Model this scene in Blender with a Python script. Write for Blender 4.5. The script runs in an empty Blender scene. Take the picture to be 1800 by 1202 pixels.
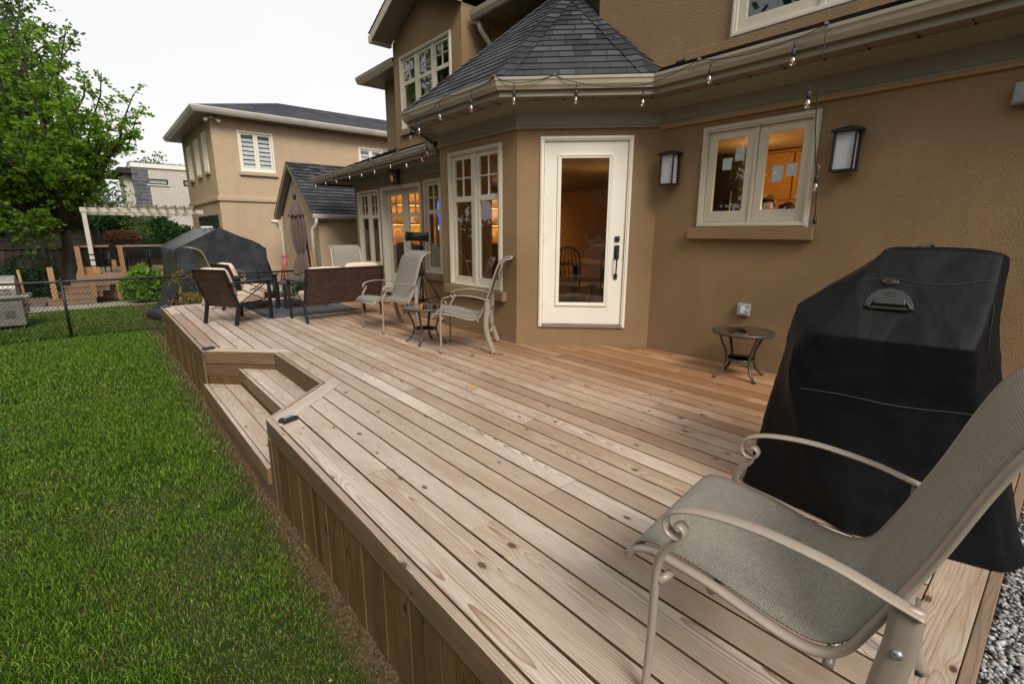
import bpy, math, random
import numpy as np
from mathutils import Vector, Matrix
R_=math.radians
random.seed(7)
SC=bpy.context.scene
COL=SC.collection
PI=math.pi
# ------------------------------------------------------------------ objects
def tag(o,label=None,cat=None,group=None,kind=None):
    if label: o['label']=label
    if cat: o['category']=cat
    if group: o['group']=group
    if kind: o['kind']=kind
    return o
def thing(name,label,cat,loc=(0,0,0),rz=0,group=None):
    o=bpy.data.objects.new(name,None); COL.objects.link(o)
    o.location=loc; o.rotation_euler=(0,0,rz); o.empty_display_size=.1
    return tag(o,label,cat,group)
def kids(o): return [c for c in bpy.data.objects if c.parent==o]
def copy_tree(o,parent=None):
    c=o.copy(); COL.objects.link(c); c.parent=parent
    for ch in kids(o): copy_tree(ch,c)
    return c
def base_of(p):
    v=Vector((0,0,0))
    while p is not None:
        v=v+p.location; p=p.parent
    return v
class MB:
    """collects faces with optional uv and a per-face random value"""
    def __init__(s): s.v=[];s.f=[];s.uv=[];s.r=[];s.s=[];s.T=None
    def add(s,pts,faces,uvs=None,rnd=0.,smooth=False):
        b=len(s.v)
        if s.T: pts=[s.T(*p) for p in pts]
        s.v.extend([tuple(p) for p in pts])
        for i,f in enumerate(faces):
            s.f.append([b+k for k in f]); s.uv.append(uvs[i] if uvs else None); s.r.append(rnd); s.s.append(smooth)
    def box(s,x0,x1,y0,y1,z0,z1,rnd=0.):
        P=[(x0,y0,z0),(x1,y0,z0),(x1,y1,z0),(x0,y1,z0),(x0,y0,z1),(x1,y0,z1),(x1,y1,z1),(x0,y1,z1)]
        F=[(0,3,2,1),(4,5,6,7),(0,1,5,4),(1,2,6,5),(2,3,7,6),(3,0,4,7)]
        U=[]
        for f in F:
            a,b,c,d=[Vector(P[k]) for k in f]
            U.append([(p.y,p.x) if abs((b-a).cross(d-a).z)>1e-12 else ((p.z,p.x) if abs((b-a).cross(d-a).y)>1e-12 else (p.z,p.y)) for p in (a,b,c,d)])
        s.add(P,F,U,rnd)
    def hexa(s,P,rnd=0.,along=None,cross=None,bot=True):
        """8 corners (bottom 4, top 4 ccw); uv: distance along / across"""
        F=[(0,3,2,1),(4,5,6,7),(0,1,5,4),(1,2,6,5),(2,3,7,6),(3,0,4,7)]
        if not bot: F=F[1:]
        U=None
        if along is not None:
            a=Vector(along); c=Vector(cross); n=a.cross(c); cm=sum((Vector(p).dot(c) for p in P),0.)/8
            U=[]
            for f in F:
                q=[Vector(P[k]) for k in f]; nn=(q[1]-q[0]).cross(q[3]-q[0])
                if nn.length>0: nn.normalize()
                if abs(nn.dot(n))>.5: U.append([(p.dot(a),p.dot(c)-cm) for p in q])
                else: U.append([(p.dot(a),p.dot(n)) for p in q])
        s.add(P,F,U,rnd)
    def obox(s,c,ax,ay,az,hx,hy,hz,rnd=0.):
        c=Vector(c);ax=Vector(ax).normalized();ay=Vector(ay).normalized();az=Vector(az).normalized()
        P=[c+ax*i*hx+ay*j*hy+az*k*hz for k in(-1,1) for (i,j) in((-1,-1),(1,-1),(1,1),(-1,1))]
        l=max((hx,ax),(hy,ay),(hz,az),key=lambda t:t[0])[1]
        o=[a for h,a in sorted([(hx,ax),(hy,ay),(hz,az)],key=lambda t:-t[0])][1]
        s.hexa(P,rnd,l,o)
    def bar(s,a,b,w,h,up=(0,0,1),rnd=0.):
        """rectangular bar from a to b, width w (sideways), height h (along up)"""
        a=Vector(a);b=Vector(b);d=(b-a);L=d.length;d.normalize()
        u=Vector(up); sd=d.cross(u)
        if sd.length<1e-6: sd=d.cross(Vector((0,1,0)))
        sd.normalize(); u=sd.cross(d)
        s.obox((a+b)/2,d,sd,u,L/2,w/2,h/2,rnd)
    def tube(s,pts,r,n=8,cap=True,flat=None,smooth=True,rnd=0.,up=None):
        """tube through pts; r radius or list; flat=(w,h) elliptical/rect scale"""
        P=[Vector(p) for p in pts]; m=len(P)
        rr=r if hasattr(r,'__len__') else [r]*m
        t=(P[1]-P[0]).normalized()
        ref=Vector(up) if up else (Vector((0,0,1)) if abs(t.z)<.9 else Vector((1,0,0)))
        x=t.cross(ref).normalized(); rings=[];uv=[]
        for i in range(m):
            if i==0: t=P[1]-P[0]
            elif i==m-1: t=P[-1]-P[-2]
            else: t=(P[i+1]-P[i]).normalized()+(P[i]-P[i-1]).normalized()
            if t.length<1e-9: t=P[i]-P[i-1]
            t.normalize(); x=(x-t*x.dot(t))
            if x.length<1e-6: x=t.orthogonal()
            x.normalize(); y=t.cross(x)
            fx,fy=flat if flat else (1,1)
            rings.append([P[i]+x*math.cos(a)*rr[i]*fx+y*math.sin(a)*rr[i]*fy for a in [(k+.5)*2*PI/n for k in range(n)]])
        pts2=[q for rg in rings for q in rg]
        F=[]
        for i in range(m-1):
            for k in range(n):
                F.append((i*n+k,i*n+(k+1)%n,(i+1)*n+(k+1)%n,(i+1)*n+k))
        U=[];acc=0
        ls=[0]
        for i in range(m-1): acc+=(P[i+1]-P[i]).length; ls.append(acc)
        for i in range(m-1):
            for k in range(n):
                c=2*PI*max(rr)/n
                U.append([(ls[i],k*c),(ls[i],(k+1)*c),(ls[i+1],(k+1)*c),(ls[i+1],k*c)])
        if cap:
            F.append(tuple(range(n-1,-1,-1))); F.append(tuple((m-1)*n+k for k in range(n)))
            U+= [[(0,0)]*n]*2
        s.add(pts2,F,U,rnd,smooth)
    def lathe(s,prof,c=(0,0,0),n=24,smooth=True,rnd=0.,axis='z'):
        P=[];m=len(prof)
        for (r,z) in prof:
            for k in range(n):
                a=2*PI*k/n
                q=(r*math.cos(a),r*math.sin(a),z)
                if axis=='x': q=(z,q[0],q[1])
                if axis=='y': q=(q[1],z,q[0])
                P.append((c[0]+q[0],c[1]+q[1],c[2]+q[2]))
        F=[(i*n+k,i*n+(k+1)%n,(i+1)*n+(k+1)%n,(i+1)*n+k) for i in range(m-1) for k in range(n)]
        if prof[0][0]>1e-6: F.append(tuple(range(n-1,-1,-1)))
        if prof[-1][0]>1e-6: F.append(tuple((m-1)*n+k for k in range(n)))
        s.add(P,F,None,rnd,smooth)
    def grid(s,fn,nu,nv,smooth=True,rnd=0.,thick=0,uvs=1.,closeu=False):
        """surface fn(u,v) u,v in 0..1"""
        P=[fn(i/nu,j/nv) for j in range(nv+1) for i in range(nu+1)]
        w=nu+1
        F=[(j*w+i,j*w+i+1,(j+1)*w+i+1,(j+1)*w+i) for j in range(nv) for i in range(nu)]
        # arc-length-ish uv
        U=[]
        for j in range(nv):
            for i in range(nu):
                U.append([(i/nu*uvs,j/nv*uvs),((i+1)/nu*uvs,j/nv*uvs),((i+1)/nu*uvs,(j+1)/nv*uvs),(i/nu*uvs,(j+1)/nv*uvs)])
        s.add(P,F,U,rnd,smooth)
    def prism(s,poly,ext,rnd=0.,smooth=False):
        """poly: list of 3d points, extruded by vector ext"""
        n=len(poly); P=[Vector(p) for p in poly]; e=Vector(ext)
        F=[tuple(range(n-1,-1,-1)),tuple(range(n,2*n))]+[(k,(k+1)%n,n+(k+1)%n,n+k) for k in range(n)]
        s.add(P+[p+e for p in P],F,None,rnd,smooth)
    def build(s,name,mat,parent=None,label=None,world=True,bevel=0,seg=2,solid=0,sub=0,kind=None,recalc=True,auto=None):
        me=bpy.data.meshes.new(name)
        off=base_of(parent) if (parent is not None and world) else Vector((0,0,0))
        if off.length>0: s.v=[(a-off.x,b-off.y,c-off.z) for a,b,c in s.v]
        me.from_pydata(s.v,[],s.f)
        uvl=me.uv_layers.new(name='UVMap')
        flat=[]
        for f,u in zip(s.f,s.uv):
            if u is None: flat.extend([0.,0.]*len(f))
            else:
                for q in u: flat.extend((q[0],q[1]))
        uvl.data.foreach_set('uv',flat)
        at=me.attributes.new('rnd','FLOAT','FACE'); at.data.foreach_set('value',s.r)
        me.polygons.foreach_set('use_smooth',s.s)
        if recalc:
            import bmesh
            bm=bmesh.new(); bm.from_mesh(me); bmesh.ops.recalc_face_normals(bm,faces=bm.faces); bm.to_mesh(me); bm.free()
        me.materials.append(mat)
        o=bpy.data.objects.new(name,me); COL.objects.link(o)
        if parent is not None: o.parent=parent
        if label: o['label']=label
        if kind: o['kind']=kind
        if solid:
            m=o.modifiers.new('s','SOLIDIFY'); m.thickness=solid; m.offset=0
        if bevel:
            m=o.modifiers.new('b','BEVEL'); m.width=bevel; m.segments=seg; m.limit_method='ANGLE'; m.angle_limit=R_(40)
        if sub:
            m=o.modifiers.new('u','SUBSURF'); m.levels=sub; m.render_levels=sub
        return o
def np_mesh(name,verts,faces,mat,parent=None,rnd=None,smooth=False,nrm=None):
    """verts (n,3) faces (m,k) numpy"""
    me=bpy.data.meshes.new(name); n=len(verts); m,k=faces.shape
    if parent is not None:
        b=base_of(parent); verts=verts-np.array([b.x,b.y,b.z])
    me.vertices.add(n); me.vertices.foreach_set('co',verts.astype(np.float32).ravel())
    me.loops.add(m*k); me.loops.foreach_set('vertex_index',faces.astype(np.int32).ravel())
    me.polygons.add(m); me.polygons.foreach_set('loop_start',(np.arange(m)*k).astype(np.int32))
    me.polygons.foreach_set('loop_total',np.full(m,k,dtype=np.int32))
    if rnd is not None:
        at=me.attributes.new('rnd','FLOAT','FACE'); at.data.foreach_set('value',rnd.astype(np.float32))
    if smooth: me.polygons.foreach_set('use_smooth',np.ones(m,dtype=bool))
    me.update(calc_edges=True); me.validate()
    me.materials.append(mat)
    o=bpy.data.objects.new(name,me); COL.objects.link(o)
    if parent is not None: o.parent=parent
    return o
# ------------------------------------------------------------------ materials
class NT:
    def __init__(s,name):
        s.m=bpy.data.materials.new(name); s.m.use_nodes=True; s.t=s.m.node_tree; s.t.nodes.clear()
        s.out=s.n('ShaderNodeOutputMaterial')
    def n(s,ty,ins=None,**pr):
        nd=s.t.nodes.new(ty)
        for k,v in pr.items(): setattr(nd,k,v)
        for k,v in (ins or {}).items():
            sk=nd.inputs[k]
            if isinstance(v,bpy.types.NodeSocket): s.t.links.new(v,sk)
            elif isinstance(v,(tuple,list)) and len(v)==3 and sk.type=='RGBA': sk.default_value=(*v,1)
            else: sk.default_value=v
        return nd
    def math(s,op,a,b=0.,c=0.,clamp=False):
        nd=s.t.nodes.new('ShaderNodeMath'); nd.operation=op; nd.use_clamp=clamp
        for i,v in enumerate((a,b,c)):
            if isinstance(v,bpy.types.NodeSocket): s.t.links.new(v,nd.inputs[i])
            else: nd.inputs[i].default_value=v
        return nd.outputs[0]
    def mix(s,f,a,b,ty='MIX'):
        nd=s.t.nodes.new('ShaderNodeMix'); nd.data_type='RGBA'; nd.blend_type=ty
        for k,v in ((0,f),(6,a),(7,b)):
            sk=nd.inputs[k]
            if isinstance(v,bpy.types.NodeSocket): s.t.links.new(v,sk)
            elif isinstance(v,(tuple,list)): sk.default_value=(*v[:3],1)
            else: sk.default_value=v
        return nd.outputs[2]
    def ramp(s,f,stops,interp='LINEAR'):
        nd=s.n('ShaderNodeValToRGB',{'Fac':f}); cr=nd.color_ramp; cr.interpolation=interp
        while len(cr.elements)<len(stops): cr.elements.new(.5)
        for e,(p,c) in zip(cr.elements,stops):
            e.position=p; e.color=(*c,1) if hasattr(c,'__len__') else (c,c,c,1)
        return nd.outputs[0]
    def obj(s): return s.n('ShaderNodeTexCoord').outputs['Object']
    def uv(s): return s.n('ShaderNodeTexCoord').outputs['UV']
    def geo(s): return s.n('ShaderNodeNewGeometry').outputs['Position']
    def mapv(s,v,sc=(1,1,1),loc=(0,0,0),rot=(0,0,0)):
        return s.n('ShaderNodeMapping',{'Vector':v,'Scale':sc,'Location':loc,'Rotation':rot}).outputs[0]
    def noise(s,v,scale,detail=2.,rough=.5,dist=0.,dim='3D'):
        return s.n('ShaderNodeTexNoise',{'Vector':v,'Scale':scale,'Detail':detail,'Roughness':rough,'Distortion':dist},noise_dimensions=dim).outputs['Fac']
    def attr(s,nm='rnd'): return s.n('ShaderNodeAttribute',attribute_name=nm).outputs['Fac']
    def bump(s,h,strength=.3,dist=.01,nrm=None):
        i={'Height':h,'Strength':strength,'Distance':dist}
        if nrm is not None: i['Normal']=nrm
        return s.n('ShaderNodeBump',i).outputs[0]
    def pbr(s,color,rough=.6,metal=0.,bump=None,spec=None,sheen=0.,coat=0.,trans=0.):
        i={'Base Color':color,'Roughness':rough,'Metallic':metal}
        if bump is not None: i['Normal']=bump
        if spec is not None: i['Specular IOR Level']=spec
        if coat: i['Coat Weight']=coat
        b=s.n('ShaderNodeBsdfPrincipled',i)
        s.t.links.new(b.outputs[0],s.out.inputs[0]); return b
def simple(name,col,rough=.6,metal=0.,var=.12,scale=6.,bs=0.,bscale=60.,spec=None,bd=.002):
    t=NT(name); v=t.obj(); f=t.noise(v,scale,4.,.6)
    f2=t.ramp(f,[(.3,0.),(.7,1.)])
    c=t.mix(f2,tuple(x*(1-var) for x in col),tuple(min(1,x*(1+var)) for x in col))
    b=None
    if bs: b=t.bump(t.noise(v,bscale,3.),bs,bd)
    rr=t.math('ADD',t.math('MULTIPLY',f,.12),rough-.06)
    t.pbr(c,rr,metal,b,spec); return t.m
def stucco(name,col,strength=.55,sc=75.,stain=.25):
    t=NT(name); v=t.geo()
    big=t.noise(v,.9,4.,.6); mid=t.noise(v,5.,4.,.6); fine=t.noise(v,sc,3.,.65)
    vo=t.n('ShaderNodeTexVoronoi',{'Vector':v,'Scale':sc*1.1},feature='SMOOTH_F1').outputs['Distance']
    c=t.mix(t.ramp(big,[(.35,0.),(.7,1.)]),tuple(x*(1-stain*.5) for x in col),tuple(x*(1+stain*.25) for x in col))
    c=t.mix(t.ramp(mid,[(.45,0.),(.8,.35)]),c,tuple(x*.78 for x in col))
    c=t.mix(t.ramp(fine,[(.3,.34),(.6,0.)]),c,tuple(x*.55 for x in col))
    st=t.noise(t.mapv(v,(7.,7.,.55)),1.,4.,.6)
    c=t.mix(t.ramp(st,[(.5,0.),(.78,.30)]),c,tuple(x*.62 for x in col))
    h=t.math('ADD',t.math('MULTIPLY',fine,1.2),t.math('MULTIPLY',vo,.9))
    t.pbr(c,.92,0.,t.bump(h,strength,.012),.2); return t.m
def wood(name,light,dark,ring,grey=.0,knots=True,rough=.75,wear=.35,shelter=False,gmul=1.,topgrey=None,side=None):
    """boards: uv in metres (u along the board), rnd per board"""
    t=NT(name); uv=t.uv(); r=t.attr()
    sx=t.n('ShaderNodeSeparateXYZ',{'Vector':uv}); u=sx.outputs[0]; v=sx.outputs[1]
    r37=t.math('MULTIPLY',r,37.); r11=t.math('MULTIPLY',r,91.)
    def vec(su,sv,ou=0.,z=None):
        return t.n('ShaderNodeCombineXYZ',{'X':t.math('MULTIPLY_ADD',u,su,r37),'Y':t.math('MULTIPLY_ADD',v,sv,r11),'Z':z if z is not None else r37}).outputs[0]
    # knots: sparse voronoi cells
    kv=vec(3.4,6.)
    vn=t.n('ShaderNodeTexVoronoi',{'Vector':kv,'Scale':1.,'Randomness':1.},feature='F1',voronoi_dimensions='2D')
    kd=vn.outputs['Distance']
    kh=t.n('ShaderNodeSeparateXYZ',{'Vector':vn.outputs['Color']}).outputs[0]
    has=t.math('GREATER_THAN',kh,.68); ksz=t.math('MULTIPLY_ADD',t.math('SUBTRACT',kh,.68),1.9,.30)
    kd0=kd; kd=t.math('DIVIDE',kd,ksz)
    push=t.math('MULTIPLY',t.math('POWER',2.718,t.math('MULTIPLY',t.math('MULTIPLY',kd,kd),-9.)),has)
    # growth rings: distance from a pith running below the board surface
    rw=t.n('ShaderNodeTexWhiteNoise',{'W':r11},noise_dimensions='1D').outputs['Value']
    warp=t.noise(vec(.55,1.5),1.,2.,.45); warp2=t.noise(vec(3.,14.),1.,2.,.5)
    h_=t.math('ADD',t.math('MULTIPLY',t.math('SUBTRACT',warp,.5),.26),.030)
    v0=t.math('ADD',v,t.math('MULTIPLY',t.math('SUBTRACT',rw,.5),.15))
    v0=t.math('ADD',v0,t.math('MULTIPLY',t.math('SUBTRACT',t.noise(vec(.8,.0),1.,1.),.5),.05))
    rr=t.math('SQRT',t.math('ADD',t.math('MULTIPLY',v0,v0),t.math('MULTIPLY',h_,h_)))
    g=t.math('MULTIPLY',rr,92.*gmul)
    g=t.math('ADD',g,t.math('MULTIPLY',warp2,1.1))
    g=t.math('ADD',g,t.math('MULTIPLY',push,1.6))
    g=t.math('ADD',g,r11)
    s_=t.math('FRACT',g)
    line=t.ramp(s_,[(0.,.0),(.45,.06),(.75,.5),(.90,1.),(.97,.9),(1.,0.)])
    fib=t.noise(vec(9.,330.),1.,2.,.6)
    tone=t.noise(vec(.7,5.),1.,3.,.6)
    base=t.mix(t.ramp(tone,[(.3,0.),(.72,1.)]),dark,light)
    # per-board tint
    rb=t.n('ShaderNodeTexWhiteNoise',{'W':r37},noise_dimensions='1D')
    tint=t.ramp(rb.outputs['Value'],[(0.,(.66,.56,.50)),(.25,(.86,.80,.74)),(.6,(1.,.98,.95)),(1.,(1.16,1.16,1.17))])
    base=t.mix(1.,base,tint,'MULTIPLY')
    lf=t.math('MULTIPLY',line,t.ramp(t.noise(vec(1.3,3.,0.),1.,2.),[(.32,.25),(.62,.9)]))
    base=t.mix(lf,base,ring)
    base=t.mix(t.math('MULTIPLY',t.ramp(fib,[(.35,1.),(.6,0.)]),.30),base,tuple(x*.55 for x in ring))
    kn=t.math('MULTIPLY',t.ramp(kd,[(.0,1.),(.075,1.),(.11,0.)]),has)
    halo=t.math('MULTIPLY',t.ramp(kd,[(.08,1.),(.22,0.)]),t.math('MULTIPLY',has,.35))
    base=t.mix(halo,base,ring)
    if knots: base=t.mix(t.math('MULTIPLY',kn,.85),base,tuple(x*.22 for x in ring))
    # dirt
    gp=t.geo()
    dirt=t.noise(gp,1.7,5.,.65)
    base=t.mix(t.ramp(dirt,[(.42,0.),(.75,wear)]),base,tuple(x*.6 for x in dark))
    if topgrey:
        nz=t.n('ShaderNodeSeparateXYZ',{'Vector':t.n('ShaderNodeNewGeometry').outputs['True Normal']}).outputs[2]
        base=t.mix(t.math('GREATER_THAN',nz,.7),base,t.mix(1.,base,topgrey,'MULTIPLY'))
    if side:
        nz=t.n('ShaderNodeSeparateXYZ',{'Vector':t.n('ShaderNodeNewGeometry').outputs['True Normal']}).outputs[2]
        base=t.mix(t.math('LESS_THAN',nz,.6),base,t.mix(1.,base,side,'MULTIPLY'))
    if shelter:
        gx=t.n('ShaderNodeSeparateXYZ',{'Vector':gp}).outputs[0]
        sh=t.ramp(t.math('ADD',t.math('MULTIPLY',t.math('SUBTRACT',gx,1.5),.30),t.math('MULTIPLY',t.math('SUBTRACT',dirt,.5),.5)),[(.12,0.),(.75,1.)])
        base=t.mix(sh,base,t.mix(1.,base,(.82,.56,.36),'MULTIPLY'))
    h=t.math('ADD',t.math('MULTIPLY',line,-.5),t.math('MULTIPLY',fib,.6))
    h=t.math('SUBTRACT',h,t.math('MULTIPLY',kn,.8))
    t.pbr(base,rough,0.,t.bump(h,.35,.0025),.25); return t.m
def screws_mat(): return simple('screw_metal',(.10,.09,.08),.5,.7)
def glassmat(name,tint=(.9,.93,.92),refl=1.5,opac=0.):
    t=NT(name)
    g=t.n('ShaderNodeNewGeometry'); dp=t.n('ShaderNodeVectorMath',{0:g.outputs['Normal'],1:g.outputs['Incoming']},operation='DOT_PRODUCT').outputs['Value']
    fr=t.math('MULTIPLY_ADD',t.math('POWER',t.math('SUBTRACT',1.,t.math('ABSOLUTE',dp)),5.),.95,.05)
    f=t.math('MULTIPLY',fr,refl,0,True)
    wav=t.bump(t.noise(t.geo(),1.6,2.),.05,.02)
    gl=t.n('ShaderNodeBsdfGlossy',{'Color':(.95,.97,1.),'Roughness':.015,'Normal':wav}).outputs[0]
    tr=t.n('ShaderNodeBsdfTransparent',{'Color':tint}).outputs[0]
    mx=t.n('ShaderNodeMixShader',{0:f,1:tr,2:gl})
    t.t.links.new(mx.outputs[0],t.out.inputs[0]); return t.m
def shinglemat(name,a,b,c,w=.30,h=.14):
    t=NT(name); uv=t.uv()
    br=t.n('ShaderNodeTexBrick',{'Vector':uv,'Color1':(0,0,0),'Color2':(1,1,1),'Mortar':(.5,.5,.5),'Scale':1.,'Mortar Size':.0,'Brick Width':w,'Row Height':h,'Bias':0.},offset=.37,squash=.7,squash_frequency=3)
    br2=t.n('ShaderNodeTexBrick',{'Vector':uv,'Color1':(0,0,0),'Color2':(1,1,1),'Mortar':(0,0,0),'Scale':1.,'Mortar Size':.009,'Mortar Smooth':.2,'Brick Width':w,'Row Height':h},offset=.37,squash=.7,squash_frequency=3)
    gr=t.noise(t.geo(),260.,2.,.7); big=t.noise(t.geo(),1.2,3.)
    f=t.n('ShaderNodeSeparateXYZ',{'Vector':br.outputs['Color']}).outputs[0]
    col=t.ramp(f,[(0.,a),(.45,b),(1.,c)])
    col=t.mix(t.ramp(gr,[(.35,.5),(.65,0.)]),col,tuple(x*.35 for x in a))
    col=t.mix(t.ramp(gr,[(.6,0.),(.8,.35)]),col,tuple(x*2.2 for x in c))
    col=t.mix(t.math('MULTIPLY',br2.outputs['Fac'],.75),col,(.008,.008,.009))
    col=t.mix(t.ramp(big,[(.4,0.),(.8,.3)]),col,tuple(x*1.5 for x in c))
    hh=t.math('ADD',t.math('MULTIPLY',f,1.),t.math('MULTIPLY',gr,.25))
    t.pbr(col,.9,0.,t.bump(hh,.5,.006),.2); return t.m
def brickmat(name,a,b,mort,w,h,ms=.006,rough=.85,bs=.6,geo=False,rot=None):
    t=NT(name); uv=t.uv()
    br=t.n('ShaderNodeTexBrick',{'Vector':uv,'Color1':a,'Color2':b,'Mortar':mort,'Scale':1.,'Mortar Size':ms,'Mortar Smooth':.1,'Brick Width':w,'Row Height':h})
    n=t.noise(t.geo(),9.,4.)
    c=t.mix(t.ramp(n,[(.35,.35),(.7,0.)]),br.outputs['Color'],tuple(x*.6 for x in a))
    hh=t.math('MULTIPLY_ADD',br.outputs['Fac'],-1.,t.math('MULTIPLY',t.noise(t.geo(),40.,3.),.5))
    t.pbr(c,rough,0.,t.bump(hh,bs,.01),.25); return t.m
def leafmat(name,stops,trans=.35,rough=.55):
    t=NT(name); r=t.attr()
    wn=t.n('ShaderNodeTexWhiteNoise',{'W':t.math('MULTIPLY',r,531.)},noise_dimensions='1D').outputs['Value']
    big=t.noise(t.geo(),.8,3.)
    f=t.math('ADD',t.math('MULTIPLY',wn,.6),t.math('MULTIPLY',big,.4))
    c=t.ramp(f,stops)
    b=t.n('ShaderNodeBsdfPrincipled',{'Base Color':c,'Roughness':rough,'Specular IOR Level':.25}).outputs[0]
    tr=t.n('ShaderNodeBsdfTranslucent',{'Color':t.mix(1.,c,(1.3,1.5,.5),'MULTIPLY')}).outputs[0]
    mx=t.n('ShaderNodeMixShader',{0:trans,1:b,2:tr}); t.t.links.new(mx.outputs[0],t.out.inputs[0]); return t.m
def weavemat(name,a,b,w,h,rough=.5,bs=.7,dist=.003):
    t=NT(name); uv=t.uv()
    br=t.n('ShaderNodeTexBrick',{'Vector':uv,'Color1':a,'Color2':b,'Mortar':tuple(x*.25 for x in a),'Scale':1.,'Mortar Size':min(w,h)*.14,'Mortar Smooth':.6,'Brick Width':w,'Row Height':h},offset=.5)
    big=t.noise(t.geo(),7.,4.,.6)
    c=t.mix(t.ramp(big,[(.35,.45),(.7,0.)]),br.outputs['Color'],tuple(x*.6 for x in a))
    t.pbr(c,rough,0.,t.bump(br.outputs['Fac'],-bs if False else bs,dist),.35); return t.m
def emis(name,col,st):
    t=NT(name); e=t.n('ShaderNodeEmission',{'Color':col,'Strength':st}); t.t.links.new(e.outputs[0],t.out.inputs[0]); return t.m
M={}
M['stucco']=stucco('stucco_tan',(.325,.210,.112),.42,95.,.34)
M['stucco_n']=stucco('stucco_neighbour',(.56,.415,.27),.4,60.,.15)
M['cream']=simple('cream_trim',(.58,.52,.41),.45,0.,.05,3.,.1,30.)
M['white']=simple('white_door_paint',(.86,.80,.68),.38,0.,.03,2.,.05,40.)
M['taupe']=simple('taupe_trim',(.27,.235,.17),.5,0.,.08,2.,.12,30.)
M['gutter']=simple('gutter_metal',(.42,.365,.275),.35,.15,.08,2.)
M['gutter_w']=simple('pale_gutter_metal',(.62,.58,.50),.4,.1,.10,3.)
M['soffit']=simple('soffit_panel',(.24,.205,.15),.55,0.,.06,2.)
M['hole']=simple('vent_dark',(.015,.013,.01),.9)
M['rawwood']=wood('raw_lumber',(.55,.34,.17),(.42,.24,.11),(.28,.13,.05),rough=.7,wear=.1)
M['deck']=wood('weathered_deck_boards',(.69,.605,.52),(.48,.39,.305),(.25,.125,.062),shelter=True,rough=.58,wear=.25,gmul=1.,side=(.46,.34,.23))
M['skirt']=wood('brown_treated_boards',(.26,.158,.060),(.135,.080,.032),(.05,.025,.010),rough=.7,wear=.5)
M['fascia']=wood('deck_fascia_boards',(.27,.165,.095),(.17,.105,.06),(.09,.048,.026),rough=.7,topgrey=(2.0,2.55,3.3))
M['composite']=wood('composite_boards',(.33,.225,.145),(.27,.18,.115),(.2,.13,.08),knots=False,wear=.1)
M['postwood']=wood('new_post_lumber',(.48,.29,.135),(.38,.215,.095),(.3,.15,.06),wear=.1)
M['greyfence']=wood('grey_fence_boards',(.115,.092,.072),(.07,.056,.045),(.05,.038,.03))
M['black']=simple('black_metal',(.014,.014,.015),.45,.0,.1,6.)
M['blackp']=simple('black_plastic',(.02,.02,.021),.5)
M['frame']=simple('champagne_frame',(.36,.295,.235),.36,.1,.06,8.)
M['bronze']=simple('bronze_metal',(.085,.075,.062),.42,.5,.15,10.)
M['steel']=simple('galvanised_steel',(.42,.42,.42),.35,.8,.1)
M['rug']=simple('dark_grey_rug',(.060,.060,.064),.95,0.,.2,30.,.5,300.)
M['cushion']=simple('beige_cushion',(.70,.53,.40),.9,0.,.06,5.,.35,9.,bd=.02)
M['umb']=simple('taupe_umbrella_cloth',(.12,.080,.064),.85,0.,.15,8.,.2,30.)
M['sling']=weavemat('taupe_sling_mesh',(.41,.37,.30),(.29,.26,.205),.0085,.0055,.7,.7,.0016)
M['wicker']=weavemat('brown_wicker',(.115,.058,.035),(.035,.019,.013),.05,.016,.5,1.,.004)
M['glass']=glassmat('window_glass',refl=2.3)
M['dkroom']=simple('dim_room',(.06,.055,.05),.8)
M['glassd']=glassmat('dark_glass',(.75,.78,.75),2.2)
M['tableglass']=glassmat('table_glass',(.62,.62,.56),1.6)
M['shingle']=shinglemat('charcoal_shingles',(.022,.022,.024),(.050,.051,.054),(.10,.10,.105),.24)
M['shingle_n']=shinglemat('grey_shingles',(.075,.078,.092),(.10,.103,.12),(.15,.15,.17),.3,.14)
M['concrete']=simple('concrete',(.42,.38,.33),.85,0.,.12,3.,.3,30.)
M['interior']=simple('interior_wall_paint',(.36,.25,.14),.7,0.,.05,2.)
M['walnut']=wood('interior_cabinet_wood',(.26,.13,.05),(.18,.085,.03),(.10,.04,.015),knots=False,wear=.0)
M['maple']=wood('kitchen_cabinet_wood',(.60,.34,.11),(.48,.26,.08),(.36,.17,.05),knots=False,wear=.0)
M['white_paper']=simple('paper_sheet',(.75,.77,.78),.8)
M['bark']=simple('tree_bark',(.040,.031,.024),.9,0.,.35,7.,.8,25.,bd=.02)
M['red']=simple('red_paint',(.45,.03,.03),.45)
# ------------------------------------------------------------------ world, sun, camera
w=bpy.data.worlds.new('World'); SC.world=w; w.use_nodes=True
nt=w.node_tree; nt.nodes.clear()
wo=nt.nodes.new('ShaderNodeOutputWorld'); bg=nt.nodes.new('ShaderNodeBackground')
sk=nt.nodes.new('ShaderNodeTexSky'); sk.sky_type='NISHITA'; sk.sun_disc=False
SUN_EL=R_(42); SUN_AZ=R_(-163)   # azimuth measured from +Y towards +X
sk.sun_elevation=SUN_EL; sk.sun_rotation=SUN_AZ; sk.air_density=1.; sk.dust_density=3.; sk.ozone_density=1.
hs=nt.nodes.new('ShaderNodeHueSaturation'); hs.inputs['Saturation'].default_value=.25
mx=nt.nodes.new('ShaderNodeMix'); mx.data_type='RGBA'; mx.inputs[0].default_value=.80
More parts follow.
